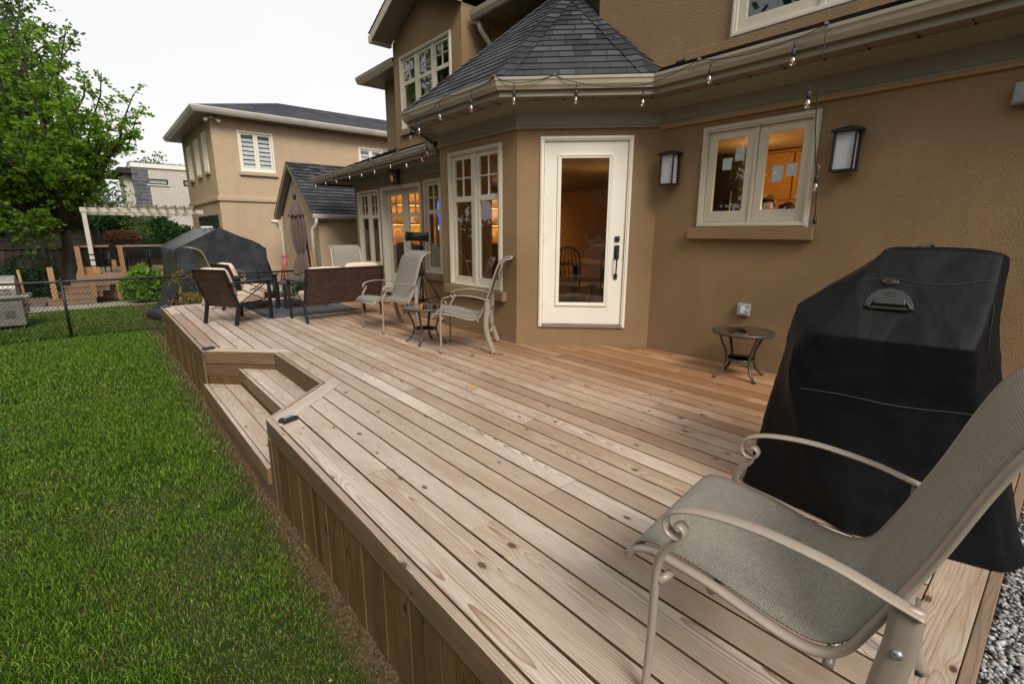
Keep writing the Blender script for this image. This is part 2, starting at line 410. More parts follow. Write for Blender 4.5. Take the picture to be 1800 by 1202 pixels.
# cloud deck: soft grey-white cover
tc=nt.nodes.new('ShaderNodeTexCoord'); no=nt.nodes.new('ShaderNodeTexNoise'); no.inputs['Scale'].default_value=1.3; no.inputs['Detail'].default_value=3
cr=nt.nodes.new('ShaderNodeValToRGB'); cr.color_ramp.elements[0].position=.25; cr.color_ramp.elements[1].position=.8
cr.color_ramp.elements[0].color=(8.3,8.35,8.5,1); cr.color_ramp.elements[1].color=(9.2,9.05,8.9,1)
nt.links.new(tc.outputs['Generated'],no.inputs['Vector']); nt.links.new(no.outputs['Fac'],cr.inputs['Fac'])
nt.links.new(sk.outputs[0],hs.inputs['Color']); nt.links.new(hs.outputs[0],mx.inputs[6]); nt.links.new(cr.outputs[0],mx.inputs[7])
nt.links.new(mx.outputs[2],bg.inputs['Color']); bg.inputs['Strength'].default_value=.086
nt.links.new(bg.outputs[0],wo.inputs[0])
sd=bpy.data.lights.new('sun','SUN'); sd.energy=2.0; sd.angle=R_(24); sd.color=(1.,.96,.9)
so=bpy.data.objects.new('sun',sd); COL.objects.link(so)
dv=Vector((math.sin(SUN_AZ)*math.cos(SUN_EL),math.cos(SUN_AZ)*math.cos(SUN_EL),math.sin(SUN_EL)))
so.rotation_euler=dv.to_track_quat('Z','Y').to_euler()
SC.view_settings.view_transform='Standard'; SC.view_settings.look='None'; SC.view_settings.gamma=1; SC.view_settings.exposure=.50
SC.cycles.use_denoising=True
try: SC.cycles.denoiser='OPENIMAGEDENOISE'
except Exception: pass
SC.cycles.max_bounces=7; SC.cycles.transparent_max_bounces=16; SC.cycles.caustics_reflective=False; SC.cycles.caustics_refractive=False
SC.cycles.sample_clamp_indirect=6
cd=bpy.data.cameras.new('camera'); co=bpy.data.objects.new('camera',cd); COL.objects.link(co); SC.camera=co
cd.sensor_width=36; cd.lens=17.006; cd.clip_end=800; cd.clip_start=.02
F_=Vector((0.63301486,0.74171835,-0.22168915)); RR=Vector((0.76093969,-0.64881952,0.00200635)); U_=Vector((0.1423481,0.16996212,0.97511532))
mt=Matrix((( RR.x,U_.x,-F_.x,0),(RR.y,U_.y,-F_.y,0),(RR.z,U_.z,-F_.z,1.3324),(0,0,0,1))); co.matrix_world=mt
G=-.67
# ------------------------------------------------------------------ generic building helpers
def wallT(p0,d,n):
    """local (s along wall, o outwards, z) -> world"""
    return lambda s,o,z:(p0[0]+d[0]*s+n[0]*o,p0[1]+d[1]*s+n[1]*o,z)
def wall_panel(mb,L,z0,z1,t,ops,top=None):
    """grid wall in local (s,o,z); outer face o=0, inner o=-t; ops=[(s0,s1,za,zb)]"""
    S=sorted({0.,L,*[a for o in ops for a in o[:2]]}); Z=sorted({z0,z1,*[a for o in ops for a in o[2:]]})
    S=[a for a in S if 0<=a<=L]; Z=[a for a in Z if z0<=a<=z1]
    def solid(i,j):
        if i<0 or j<0 or i>=len(S)-1 or j>=len(Z)-1: return False
        cs=(S[i]+S[i+1])/2; cz=(Z[j]+Z[j+1])/2
        return not any(o[0]<cs<o[1] and o[2]<cz<o[3] for o in ops)
    for i in range(len(S)-1):
        for j in range(len(Z)-1):
            if not solid(i,j): continue
            a,b,c,d=S[i],S[i+1],Z[j],Z[j+1]
            uo=[(a,c),(b,c),(b,d),(a,d)]
            mb.add([(a,0,c),(b,0,c),(b,0,d),(a,0,d)],[(0,1,2,3)],[uo])
            mb.add([(a,-t,c),(b,-t,c),(b,-t,d),(a,-t,d)],[(3,2,1,0)],[uo])
            if i>0 and not solid(i-1,j): mb.add([(a,0,c),(a,0,d),(a,-t,d),(a,-t,c)],[(0,1,2,3)])
            if i<len(S)-2 and not solid(i+1,j): mb.add([(b,0,c),(b,-t,c),(b,-t,d),(b,0,d)],[(0,1,2,3)])
            if j>0 and not solid(i,j-1): mb.add([(a,0,c),(a,-t,c),(b,-t,c),(b,0,c)],[(0,1,2,3)])
            if j<len(Z)-2 and not solid(i,j+1): mb.add([(a,0,d),(b,0,d),(b,-t,d),(a,-t,d)],[(0,1,2,3)])
def frame_rect(mb,s0,s1,z0,z1,w,o0,o1,wt=None,wb=None):
    wt=w if wt is None else wt; wb=w if wb is None else wb
    mb.box(s0,s0+w,o0,o1,z0,z1); mb.box(s1-w,s1,o0,o1,z0,z1)
    if wb>0: mb.box(s0+w,s1-w,o0,o1,z0,z0+wb)
    if wt>0: mb.box(s0+w,s1-w,o0,o1,z1-wt,z1)
def window(parent,T,s0,s1,z0,z1,n=2,cas=.05,transom=None,grid=True,sill=None,mat='cream',recess=.0,blind=None,sillmat='stucco',glass='glass',mull=.07,sash=.05,name='window',leaf='sash',wb=1.4):
    mb=MB(); mb.T=T
    frame_rect(mb,s0,s1,z0,z1,cas,-.03-recess,.022)
    frame_rect(mb,s0+.012,s1-.012,z0+.012,z1-.012,cas*.45,.0221,.034)
    a0,a1,b0,b1=s0+cas,s1-cas,z0+cas,z1-cas
    if n==1: mull=0
    W=(a1-a0-mull*(n-1))/n
    for i in range(1,n):
        x=a0+W*i+mull*(i-1); mb.box(x+.001,x+mull-.001,-.05-recess,-.002-recess if recess else .004,b0+.001,b1-.001)
    win=mb.build(name,M[mat],parent,bevel=.003,seg=1)
    gm=MB(); gm.T=T; 
    for i in range(n):
        sm=MB(); sm.T=T
        x0=a0+(W+mull)*i; x1=x0+W; o=-recess
        frame_rect(sm,x0+.002,x1-.002,b0+.002,b1-.002,sash,-.05+o,-.012+o,wb=sash*wb)
        if transom:
            sm.box(x0+sash,x1-sash,-.049+o,-.0125+o,transom-.035,transom+.035)
            if grid:
                zc=(transom+b1-sash+.035)/2; xc=(x0+x1)/2
                sm.box(xc-.009,xc+.009,-.040+o,-.016+o,transom+.035,b1-sash)
                sm.box(x0+sash,xc-.009,-.040+o,-.0165+o,zc-.009,zc+.009); sm.box(xc+.009,x1-sash,-.040+o,-.0165+o,zc-.009,zc+.009)
        sm.build(leaf,M[mat],win,bevel=.003,seg=1)
        gm.add([(x0+sash-.004,-.030+o,b0+sash*wb-.004),(x1-sash+.004,-.030+o,b0+sash*wb-.004),(x1-sash+.004,-.030+o,b1-sash+.004),(x0+sash-.004,-.030+o,b1-sash+.004)],[(0,1,2,3)])
    gm.build('pane',M[glass],win,recalc=False)
    if sill:
        m2=MB(); m2.T=T; a,b,h,pr=sill; m2.box(s0-a,s1+b,.001,pr,z0-h,z0-.001); m2.build('sill',M[sillmat],win,bevel=.006)
    if blind:
        m3=MB(); m3.T=T
        bs,sp,th,matb,which=blind
        for i in which:
            x0=a0+(W+mull)*i+sash; x1=x0+W-2*sash; z=b1-sash-.03
            while z>b0+sash: m3.box(x0,x1,-.11-recess,-.11-recess+.004,z-th,z); z-=sp
        m3.build('blind',matb,win)
    return win
def sweep(mb,path,prof,closed=False,dz=None,capends=True):
    """prof: closed polygon of (o,z); path: plan points; outward = left-hand normal (d rotated by -90deg => see sign)"""
    n=len(path); k=len(prof); P=[Vector((p[0],p[1])) for p in path]
    rings=[]
    for i in range(n):
        def nor(a,b):
            d=(b-a).normalized(); return Vector((-d.y,d.x))
        if i==0: m=nor(P[0],P[1]); s=1.
        elif i==n-1: m=nor(P[-2],P[-1]); s=1.
        else:
            n1=nor(P[i-1],P[i]); n2=nor(P[i],P[i+1]); m=(n1+n2).normalized(); s=1./max(.3,m.dot(n1))
        z0=dz[i] if dz else 0.
        rings.append([(P[i].x+m.x*o*s,P[i].y+m.y*o*s,z+z0) for o,z in prof])
    pts=[q for r in rings for q in r]
    F=[];
    for i in range(n-1):
        for j in range(k): F.append((i*k+j,i*k+(j+1)%k,(i+1)*k+(j+1)%k,(i+1)*k+j))
    if capends: F.append(tuple(range(k))); F.append(tuple((n-1)*k+j for j in range(k-1,-1,-1)))
    mb.add(pts,F)
def clip(poly,f0,f1,f):
    def half(pl,g):
        out=[]
        for i in range(len(pl)):
            a=pl[i];b=pl[(i+1)%len(pl)];ga=g(a);gb=g(b)
            if ga>=0: out.append(a)
            if (ga>=0)!=(gb>=0):
                t=ga/(ga-gb); out.append(a+(b-a)*t)
        return out
    pl=half(poly,lambda p:f(p)-f0)
    if len(pl)>2: pl=half(pl,lambda p:f1-f(p))
    return pl if len(pl)>2 else []
def shingles(mb,poly,course=.14,thick=.009,seed=0,u0=0.):
    """poly: planar 3d polygon; courses rise from the lowest edge"""
    P=[Vector(p) for p in poly]; nn=Vector((0,0,0))
    for i in range(1,len(P)-1): nn+=(P[i]-P[0]).cross(P[i+1]-P[0])
    nn.normalize()
    if nn.z<0: nn=-nn
    e=Vector((0,0,1)).cross(nn).normalized(); up=nn.cross(e).normalized()
    if up.z<0: up=-up
    o=min(P,key=lambda p:p.dot(up)); f=lambda p:(p-o).dot(up)
    H=max(f(p) for p in P); s=0.; k=0; rg=random.Random(seed)
    while s<H:
        pl=clip(P,s,min(H,s+course),f)
        if pl:
            lo=min(f(p) for p in pl); hi=max(f(p) for p in pl)
            top=[p+nn*(thick*(1-(f(p)-s)/course)+.002) for p in pl]
            n=len(pl)
            ro=rg.random()*2.7; mb.add(top,[tuple(range(n))],[[((p.dot(e)+ro),k*course+min(course*.995,max(course*.005,f(p)-s))) for p in pl]],rg.random())
            low=[i for i in range(n) if f(pl[i])-s<1e-5]
            if len(low)>=2:
                a=min(low,key=lambda i:pl[i].dot(e)); b=max(low,key=lambda i:pl[i].dot(e))
                mb.add([top[a],top[b],pl[b]-nn*.001,pl[a]-nn*.001],[(0,1,2,3)],[[(0,k*course+.001)]*4],0.)
        s+=course; k+=1
def hipcap(mb,a,b,nl,nr,w=.14,course=.14,thick=.014):
    """ridge cap tiles from a (low) to b (high); nl,nr plan directions down each side (3d unit vectors lying in the planes)"""
    a=Vector(a);b=Vector(b);d=(b-a);L=d.length;d.normalize();nl=Vector(nl).normalized();nr=Vector(nr).normalized(); up=Vector((0,0,1)); s=0.
    k=0
    while s<L:
        e=min(L,s+course*1.25)
        t0=thick+.014; t1=.012
        p0=a+d*s+up*t0; p1=a+d*e+up*t1; r=random.random()
        mb.add([p0+nl*w,p0,p0+nr*w,p1+nl*w,p1,p1+nr*w],[(0,1,4,3),(1,2,5,4)],[[(r*9,k*course),(r*9+.1,k*course),(r*9+.1,k*course+.13),(r*9,k*course+.13)]]*2,r)
        mb.add([p0+nl*w,p0,p0+nr*w,p0+nl*w-up*.014,p0-up*.014,p0+nr*w-up*.014],[(0,3,4,1),(1,4,5,2)],None,0.)
        s+=course; k+=1
def tri_down(n): # steepest descent direction in plane with upward normal n
    n=Vector(n); d=Vector((n.x,n.y,0)); return (d-n*d.dot(n)).normalized()
# ------------------------------------------------------------------ main house
K=2**-.5
XM=4.867; XB=3.766; XF=4.75; YC=3.23; YA=4.331; YB=5.93; YD=6.914; YN=11.11
house=thing('stucco_house','large tan stucco house with a shingled bay roof and cream windows standing along the deck','house',(7.3,3.,G))
T1=wallT((XM,-6.),(0,1),(-1,0)); TD=wallT((XB,YA),(K,-K),(-K,-K)); T3=wallT((XB,YA),(0,1),(-1,0)); T4=wallT((XB,YB),(K,K),(-K,K)); T5=wallT((XF,YD),(0,1),(-1,0)); T6=wallT((XF,YN),(1,0),(0,1))
mb=MB(); th=.16
mb.T=T1; wall_panel(mb,9.23,-.7,2.72,th,[(7.70,8.69,1.41,2.33)])
mb.T=TD; wall_panel(mb,1.557,-.7,2.72,th,[(.30,1.237,.235,2.32)])
mb.T=T3; wall_panel(mb,YB-YA,-.7,2.72,th,[(.29,1.35,.65,2.31)])
mb.T=T4; wall_panel(mb,1.392,-.7,2.72,th,[])
mb.T=T5; wall_panel(mb,YN-YD,-.7,2.62,th,[(.12,1.09,.60,2.21),(1.27,2.83,.16,2.18),(3.00,3.99,.58,2.165)])
mb.T=T6; wall_panel(mb,6.,-.7,2.62,th,[])
T7=wallT((10.75,-6.),(0,1),(1,0)); mb.T=T7; wall_panel(mb,17.11,-.7,6.4,th,[])
T8=wallT((XM,-6.),(1,0),(0,-1)); mb.T=T8; wall_panel(mb,5.9,-.7,6.4,th,[])
# upper storey
mb.T=T1; wall_panel(mb,10.15,2.95,6.4,th,[(7.05,8.50,3.13,4.45)])
mb.T=wallT((XM,4.15),(1,0),(0,1)); wall_panel(mb,.94,2.95,6.4,th,[])
mb.T=wallT((5.81,4.15),(0,1),(-1,0)); wall_panel(mb,3.26,2.95,5.2,th,[])
mb.T=wallT((5.2,7.41),(1,0),(0,-1)); wall_panel(mb,.61,2.9,5.03,th,[])
TG=wallT((5.2,7.41),(0,1),(-1,0)); mb.T=TG; wall_panel(mb,2.42,2.9,5.02,th,[(.34,2.11,3.37,4.68)])
mb.T=None
mb.prism([(5.2,7.41,5.02),(5.2,9.83,5.02),(5.2,8.62,5.02+.55)],(.16,0,0))
mb.T=wallT((5.2,9.83),(1,0),(0,1)); wall_panel(mb,.43,2.9,5.03,th,[])
mb.T=wallT((5.63,9.83),(0,1),(-1,0)); wall_panel(mb,YN-9.83,2.9,4.65,th,[])
mb.T=wallT((5.63,YN),(1,0),(0,1)); wall_panel(mb,5.2,2.9,4.65,th,[])
hwall=mb.build('wall',M['stucco'],house,recalc=False)
# ground floor room shell
mb=MB()
pl=[(XM+.17,-5.8),(XM+.17,YC+.07),(XB+.17,YA+.07),(XB+.17,YB-.07),(XF+.17,YD-.07),(XF+.17,YN-.17),(10.58,YN-.17),(10.58,-5.8)]
mb.prism([(x,y,2.46) for x,y in pl],(0,0,.05))
mb.box(10.5,10.56,-5.8,YN-.17,.1,2.45); mb.box(XF+.17,10.49,YN-.24,YN-.18,.11,2.449)
mb.box(XF+.17,5.50,7.0,7.1,.11,2.449)
mb.box(7.9,8.0,1.0,3.4,.11,2.449); mb.box(5.04,7.6,-.2,-.1,.11,2.449)
mb.build('interior_wall',M['interior'],house)
mb=MB(); mb.prism([(x,y,.03) for x,y in pl],(0,0,.07)); mb.build('interior_floor',M['walnut'],house)
# upper rooms behind the windows
for a in [(5.38,8.2,7.6,9.7,3.0,4.95),(5.05,8.,.4,3.6,2.97,4.9)]:
    mb=MB(); x0,x1,y0,y1,z0,z1=a
    mb.box(x0,x1,y0,y1,z0,z0+.03); mb.box(x0,x1,y0,y1,z1,z1+.03); mb.box(x1,x1+.03,y0,y1,z0,z1); mb.box(x0,x1,y0-.03,y0,z0,z1); mb.box(x0,x1,y1,y1+.03,z0,z1)
    mb.build('upper_room',M['dkroom'],house)
# windows
sl=M['white_paper']
window(house,T1,7.657,8.717,1.378,2.352,n=2,cas=.055,sill=(.06,.07,.112,.07),sash=.075,mull=.03)
window(house,T3,4.592-YA,5.708-YA,.617,2.34,n=2,cas=.05,transom=1.745,sill=(.08,.09,.115,.07),sash=.055,mull=.06)
window(house,T5,6.98-YD,8.03-YD,.573,2.24,n=2,cas=.05,transom=1.68,sill=(.05,.05,.11,.06),sash=.05,mull=.06)
window(house,T5,9.886-YD,10.93-YD,.55,2.20,n=2,cas=.05,transom=1.645,sill=(.06,.06,.11,.06),sash=.055,mull=.06)
fd=window(house,T5,8.15-YD,9.774-YD,.13,2.215,n=2,cas=.06,transom=1.665,recess=.085,sash=.105,mull=.035,name='french_door',leaf='door_leaf',wb=2.6)
mb=MB(); mb.T=T5
mb.box(8.10-YD,9.82-YD,-.05,.09,.085,.128); mb.build('threshold',M['cream'],fd)
bl=(.30,.045,.022,M['cushion'],[1])
window(house,TG,7.72-7.41,9.548-7.41,3.34,4.70,n=3,cas=.055,transom=4.20,sill=(.05,.05,.10,.06),sash=.05,mull=.06,blind=(.3,.045,.02,M['cushion'],[1]))
window(house,T1,7.0,8.534,3.10,4.48,n=2,cas=.055,sash=.07,mull=.05,sill=(.45,.45,.10,.03),blind=(.3,.05,.03,M['cushion'],[0]))
# back door on the bay
mb=MB(); mb.T=TD
frame_rect(mb,.26,1.277,.224,2.357,.045,-.06,.024,wb=.03)
frame_rect(mb,.272,1.265,.238,2.345,.018,.0241,.036,wb=0)
dfr=mb.build('door_frame',M['white'],house,bevel=.003,seg=1)
mb=MB(); mb.T=TD
frame_rect(mb,.308,1.228,.262,2.308,.16,-.045,-.006,wt=.155,wb=.235)
door=mb.build('door',M['white'],house,bevel=.002,seg=1)
mb=MB(); mb.T=TD
frame_rect(mb,.457,1.065,.480,2.172,.02,-.0055,.012); frame_rect(mb,.4765,1.0455,.4995,2.1525,.022,-.0055,.005)
mb.build('glazing_bead',M['white'],door,bevel=.003,seg=1)
mb=MB(); mb.T=TD
mb.add([(.46,-.02,.49),(1.06,-.02,.49),(1.06,-.02,2.16),(.46,-.02,2.16)],[(0,1,2,3)]); mb.build('pane',M['glass'],door,recalc=False)
mb=MB(); mb.T=TD
mb.box(1.122,1.178,-.005,.012,1.03,1.185); mb.box(1.13,1.168,-.005,.012,.80,.862)
pts=[(1.15,.012,1.12),(1.15,.045,1.115),(1.149,.058,1.06),(1.148,.058,.96),(1.147,.05,.88),(1.147,.012,.835)]
mb.tube(pts,.009,8); mb.box(1.14,1.16,.012,.04,1.125,1.15)
mb.build('handle',M['black'],door,bevel=.002,seg=1)
mb=MB(); mb.T=TD
mb.box(1.123,1.177,-.005,.016,1.228,1.285); mb.lathe([(.0,.0),(.016,0)],(0,0,0),3) if False else None
mb.box(1.138,1.162,.0161,.022,1.24,1.272)
mb.build('deadbolt',M['black'],door,bevel=.003)
for z in (.50,1.25,2.03):
    mb=MB(); mb.T=TD; mb.tube([(.304,.002,z-.05),(.304,.002,z+.05)],.007,8); mb.box(.306,.309,-.01,.004,z-.045,z+.045); mb.build('hinge',M['steel'],dfr)
mb=MB(); mb.T=TD; mb.box(.30,1.24,-.04,.03,.232,.258); mb.build('threshold',M['steel'],dfr)
for za_,zb_ in ((1.0,1.06),(1.22,1.26)):
    mb=MB(); mb.T=TD; mb.box(1.229,1.2335,-.012,.004,za_,zb_); mb.build('strike_plate',M['black'],dfr)
# ---- eaves of the main house
PM=[(XM,-6.),(XM,YC),(XB,YA),(XB,YB),(XF,YD),(XF,7.25)]
fr=[(0,2.436),(.035,2.436),(.037,2.447),(.035,2.457),(.02,2.465),(.02,2.60),(.032,2.607),(.038,2.622),(.055,2.634),(.085,2.655),(.105,2.68),(.12,2.698),(.12,2.74),(0,2.74)]
so_=[(.1205,2.702),(.36,2.702),(.36,2.72),(.1205,2.72)]
fa=[(.3605,2.672),(.386,2.672),(.386,2.835),(.3605,2.835)]
gu=[(.3865,2.735),(.425,2.728),(.43,2.742),(.447,2.765),(.452,2.80),(.462,2.812),(.463,2.838),(.447,2.840),(.446,2.822),(.437,2.805),(.434,2.775),(.42,2.752),(.3865,2.748)]
def eave(path,dzf,dzs,side='',fr_path=None,fr_dz=None):
    mb=MB(); sweep(mb,fr_path or path,fr,dz=fr_dz or dzf); f=mb.build('frieze',M['taupe'],house)
    mb=MB(); sweep(mb,path,so_,dz=dzs); s=mb.build('soffit',M['soffit'],house)
    mb=MB(); sweep(mb,path,fa,dz=dzs); mb.build('fascia',M['taupe'],house)
    mb=MB(); sweep(mb,path,gu,dz=dzs); mb.build('gutter',M['gutter'],house)
    # panel joints
    mb=MB()
    for i in range(len(path)-1):
        a=Vector(path[i]);b=Vector(path[i+1]); d=b-a; L=d.length; d.normalize(); n=Vector((-d.y,d.x)); k=.15
        while k<L-.1:
            t=k/L; z=2.7015+(dzs[i]*(1-t)+dzs[i+1]*t if dzs else 0)
            p=a+d*k
            c=Vector((p.x+n.x*.24,p.y+n.y*.24,z-.001)); mb.obox(c,(n.x,n.y,0),(d.x,d.y,0),(0,0,1),.115,.0022,.0014)
            c=Vector((p.x+n.x*.135,p.y+n.y*.135,z-.003)); mb.obox(c,(n.x,n.y,0),(d.x,d.y,0),(0,0,1),.014,.009,.004)
            k+=.30
    mb.build('panel_joint',M['hole'],s)
eave(PM,None,[0,0,0,0,0,0])
eave([(XF,6.95),(XF,12.14),(9.,12.14)],None,[-.13,-.25,-.25],fr_path=[(XF,6.95),(XF,YN),(10.,YN)],fr_dz=[-.10,-.13,-.13])
mb=MB(); mb.prism([(4.3,11.3,2.452),(4.3,12.5,2.452),(9.,12.5,2.452),(9.,11.12,2.452),(4.76,11.12,2.452)],(0,0,.012)); mb.build('soffit',M['soffit'],house)
mb=MB()
sweep(mb,[(XM,-6.),(XM,YC-.01)],[(.001,2.408),(.03,2.408),(.03,2.4355),(.001,2.4355)]); 
for f in mb.f: pass
rw=mb.build('lumber_strip',M['rawwood'],house)
# ---- bay roof
m_=.83; zg=2.845; ox=XB-.43; Ap=(ox,4.144+.01,zg); Cp=(4.437,3.044+.01,zg); Bp=(ox,6.10,zg)
a1=(5.195,4.923,4.41); a2=(5.484,5.212,4.65)
def zpl(x): return zg+m_*(x-ox)
a1=(5.20,4.926,zpl(5.20)); a2=(5.484,5.215,zpl(5.484))
mb=MB()
shingles(mb,[Bp,Ap,a1,a2],seed=1)
shingles(mb,[Ap,Cp,a1],seed=2)
zc=lambda y:zg+m_*(y-Cp[1])
shingles(mb,[Cp,(XM+.02,Cp[1],zg),(XM+.02,4.16,zc(4.16))],seed=3)
shingles(mb,[Bp,(4.42,7.2,zg),(5.6,6.2,zpl(5.2)),a2],seed=4)
shingles(mb,[(4.437,-6,zg),(4.437,3.4,zg),(XM,3.4,zg+.43*.41),(XM,-6,zg+.43*.41)],seed=5)
n1=Vector((-m_,0,1)).normalized(); n2=Vector((-m_*K,-m_*K,1)).normalized(); n3=Vector((0,-m_,1)).normalized()
def side_dir(h,n,sgn):  # horizontal-ish direction inside plane n perpendicular to hip h
    d=Vector(n).cross(Vector(h)).normalized(); return d*sgn
h1=Vector(a1)-Vector(Ap); h2=Vector(a1)-Vector(Cp)
hipcap(mb,Ap,a1,side_dir(h1,n1,1),side_dir(h1,n2,-1)); hipcap(mb,Cp,a1,side_dir(h2,n2,1),side_dir(h2,n3,-1))
h4=Vector(a2)-Vector(Bp); hipcap(mb,Bp,a2,side_dir(h4,(-.1,.5,1),1),side_dir(h4,n1,-1))
mb.build('bay_roof',M['shingle'],house,recalc=False)
# low roof over the family room
mb=MB()
q=.43
shingles(mb,[(4.325,6.8,2.70),(4.325,12.5,2.585),(5.63,11.2,3.17),(5.63,6.8,3.22)],seed=6)
shingles(mb,[(4.325,12.5,2.585),(10.,12.5,2.585),(10.,11.1,3.17),(5.63,11.1,3.17)],seed=7)
mb.build('low_roof',M['shingle'],house,recalc=False)
# upper eaves
mb=MB()
mb.box(5.33,5.80,4.16,7.27,4.74,4.76)
for k in range(9): mb.box(5.34,5.79,4.4+k*.33,4.406+k*.33,4.736,4.7395)
mb.box(5.22,5.62,9.84,11.5,4.63,4.65)
mb.box(5.6205,10.8,11.12,11.5,4.63,4.65)
# gable soffit (sloping boards)
for sgn in(-1,1):
    yc=8.62; ye=yc+sgn*1.25; z0=5.57+.02; z1=5.57-.45*1.25
    mb.hexa([(4.78,yc,z0),(5.198,yc,z0),(5.198,ye,z1),(4.78,ye,z1),(4.78,yc,z0+.02),(5.198,yc,z0+.02),(5.198,ye,z1+.02),(4.78,ye,z1+.02)])
    for k in range(5):
        t=(k+.5)/5; y=yc+(ye-yc)*t; z=z0+(z1-z0)*t
        mb.box(4.80,5.197,y-.002,y+.002,z-.004,z+.001)
mb.build('upper_soffit',M['soffit'],house)
mb=MB()
sweep(mb,[(5.81,4.16),(5.81,7.28)],[(.46,4.74),(.50,4.74),(.53,4.80),(.54,4.87),(.52,4.87),(.50,4.80),(.46,4.76)])
mb.box(5.325,5.345,4.16,7.27,4.73,4.86)
sweep(mb,[(5.63,9.84),(5.63,11.11),(10.8,11.11)],[(.40,4.62),(.45,4.62),(.48,4.70),(.49,4.76),(.46,4.76),(.44,4.70),(.40,4.66)])
for sgn in(-1,1):
    yc=8.62; ye=yc+sgn*1.30; z0=5.57; z1=5.57-.45*1.30
    mb.hexa([(4.755,yc,z0-.02),(4.78,yc,z0-.02),(4.78,ye,z1-.02),(4.755,ye,z1-.02),(4.755,yc,z0+.16),(4.78,yc,z0+.16),(4.78,ye,z1+.14),(4.755,ye,z1+.14)])
mb.box(4.74,5.2,9.86,9.95,4.96,5.09)
# downspout from the upper gutter
mb.tube([(5.40,7.18,4.74),(5.41,7.17,4.62),(5.52,7.12,4.45),(5.68,7.07,4.28),(5.74,7.05,4.18),(5.74,7.05,2.9)],.045,8)
mb.build('upper_gutter',M['gutter'],house)
mb=MB()
for sgn in(-1,1):
    yc=8.62; ye=yc+sgn*1.33; z0=5.73; z1=z0-.45*1.33
    pl_=[(4.74,yc,z0),(7.6,yc,z0),(7.6,ye,z1),(4.74,ye,z1)] if sgn>0 else [(4.74,ye,z1),(7.6,ye,z1),(7.6,yc,z0),(4.74,yc,z0)]
    shingles(mb,pl_,seed=8+sgn)
shingles(mb,[(5.3,4.16,4.88),(5.3,7.28,4.88),(7.6,7.28,5.6),(7.6,4.16,5.6)],seed=11)
shingles(mb,[(5.17,9.9,4.77),(5.17,11.55,4.77),(7.,11.,5.5),(7.,9.9,5.5)],seed=12)
shingles(mb,[(5.17,11.55,4.77),(10.9,11.55,4.77),(9.,9.6,5.5),(7.,9.6,5.5)],seed=13)
mb.box(7.0,10.8,4.2,11.0,4.9,4.95); mb.box(XM-.4,10.9,-6.4,4.3,6.4,6.46)
mb.build('upper_roof',M['shingle'],house,recalc=False)
mb=MB(); mb.T=T1; mb.box(9.232,9.25,-.2,.0,2.4,2.41)
# flashing line under the upper wall
mb=MB(); mb.box(XM-.012,XM-.002,-6,3.1,3.005,3.045); mb.build('flashing',M['hole'],house)
# ------------------------------------------------------------------ family room fittings seen through the glass
sh=thing('lit_shelf_unit','wall shelves with warm lighting behind vases inside the family room window','shelf unit',(7.4,10.8,.11))
mb=MB(); mb.box(5.3,10.4,10.45,10.86,.11,1.0); mb.build('cabinet',M['walnut'],sh)
mb=MB(); mb.box(5.28,10.42,10.42,10.86,1.0005,1.03)
for z in(1.50,1.95): mb.box(5.3,6.5,10.58,10.86,z,z+.022); mb.box(8.1,10.4,10.58,10.86,z,z+.022)
mb.build('shelf',M['walnut'],sh)
for x in np.arange(5.8,10.3,.55):
    mb=MB(); mb.box(x,x+.012,10.435,10.449,.5,.75); mb.build('cabinet_handle',M['black'],sh)
mb=MB(); mb.box(5.3,5.34,10.5,10.86,1.03,2.44); mb.box(6.5,6.56,10.5,10.86,1.03,2.44); mb.box(8.04,8.10,10.5,10.86,1.03,2.44); mb.box(5.3,10.4,10.5,10.85,2.30,2.44); mb.build('divider',M['interior'],sh)
mb=MB()
for x0,x1 in((5.36,6.48),(8.12,10.38)):
    for z in(1.485,1.935,2.285): mb.box(x0,x1,10.60,10.62,z,z+.010)
mb.build('light_strip',emis('warm_strip',(1.,.48,.12),4.),sh)
def area(name,loc,size,en,col,rot=(0,0,0)):
    l=bpy.data.lights.new(name,'AREA'); l.shape='RECTANGLE'; l.size=size[0]; l.size_y=size[1]; l.energy=en; l.color=col
    o=bpy.data.objects.new(name,l); COL.objects.link(o); o.location=loc; o.rotation_euler=rot; return o
for x0,x1 in((5.36,6.48),(8.12,10.38)):
    for z in(1.47,1.92,2.27): area('shelf_light',((x0+x1)/2,10.66,z),(x1-x0,.04),3.4*(x1-x0),(1.,.46,.11),(R_(25),0,0))
def pt(name,loc,en,col=(1.,.58,.22),r=.08):
    l=bpy.data.lights.new(name,'POINT'); l.energy=en; l.color=col; l.shadow_soft_size=r
    o=bpy.data.objects.new(name,l); COL.objects.link(o); o.location=loc; return o
pt('family_room_lamp',(7.3,8.6,1.9),7); pt('kitchen_lamp',(6.2,1.5,1.5),36); pt('kitchen_ceiling_lamp',(6.7,3.0,2.1),6); pt('dining_lamp',(7.3,5.9,1.75),7)
pt('bay_lamp',(6.6,6.2,2.0),1.2)
tv=thing('television','wall mounted television showing a blue screen beyond the lit shelves','television',(7.25,10.75,1.3))
mb=MB(); mb.box(6.62,7.98,10.78,10.84,1.35,2.12); mb.build('casing',M['blackp'],tv)
t=NT('tv_screen'); sx=t.n('ShaderNodeSeparateXYZ',{'Vector':t.mapv(t.geo(),(1,1,1))}); nz=t.noise(t.geo(),6.,3.)
cc=t.ramp(t.math('MULTIPLY_ADD',nz,.25,t.math('SUBTRACT',sx.outputs[2],1.35)),[(0.,(.01,.01,.02)),(.22,(.5,.5,.6)),(.28,(.01,.02,.05)),(.5,(.0,.05,.9)),(.7,(.02,.25,1.)),(.9,(.0,.04,.6))])
e=t.n('ShaderNodeEmission',{'Color':cc,'Strength':1.3}); t.t.links.new(e.outputs[0],t.out.inputs[0])
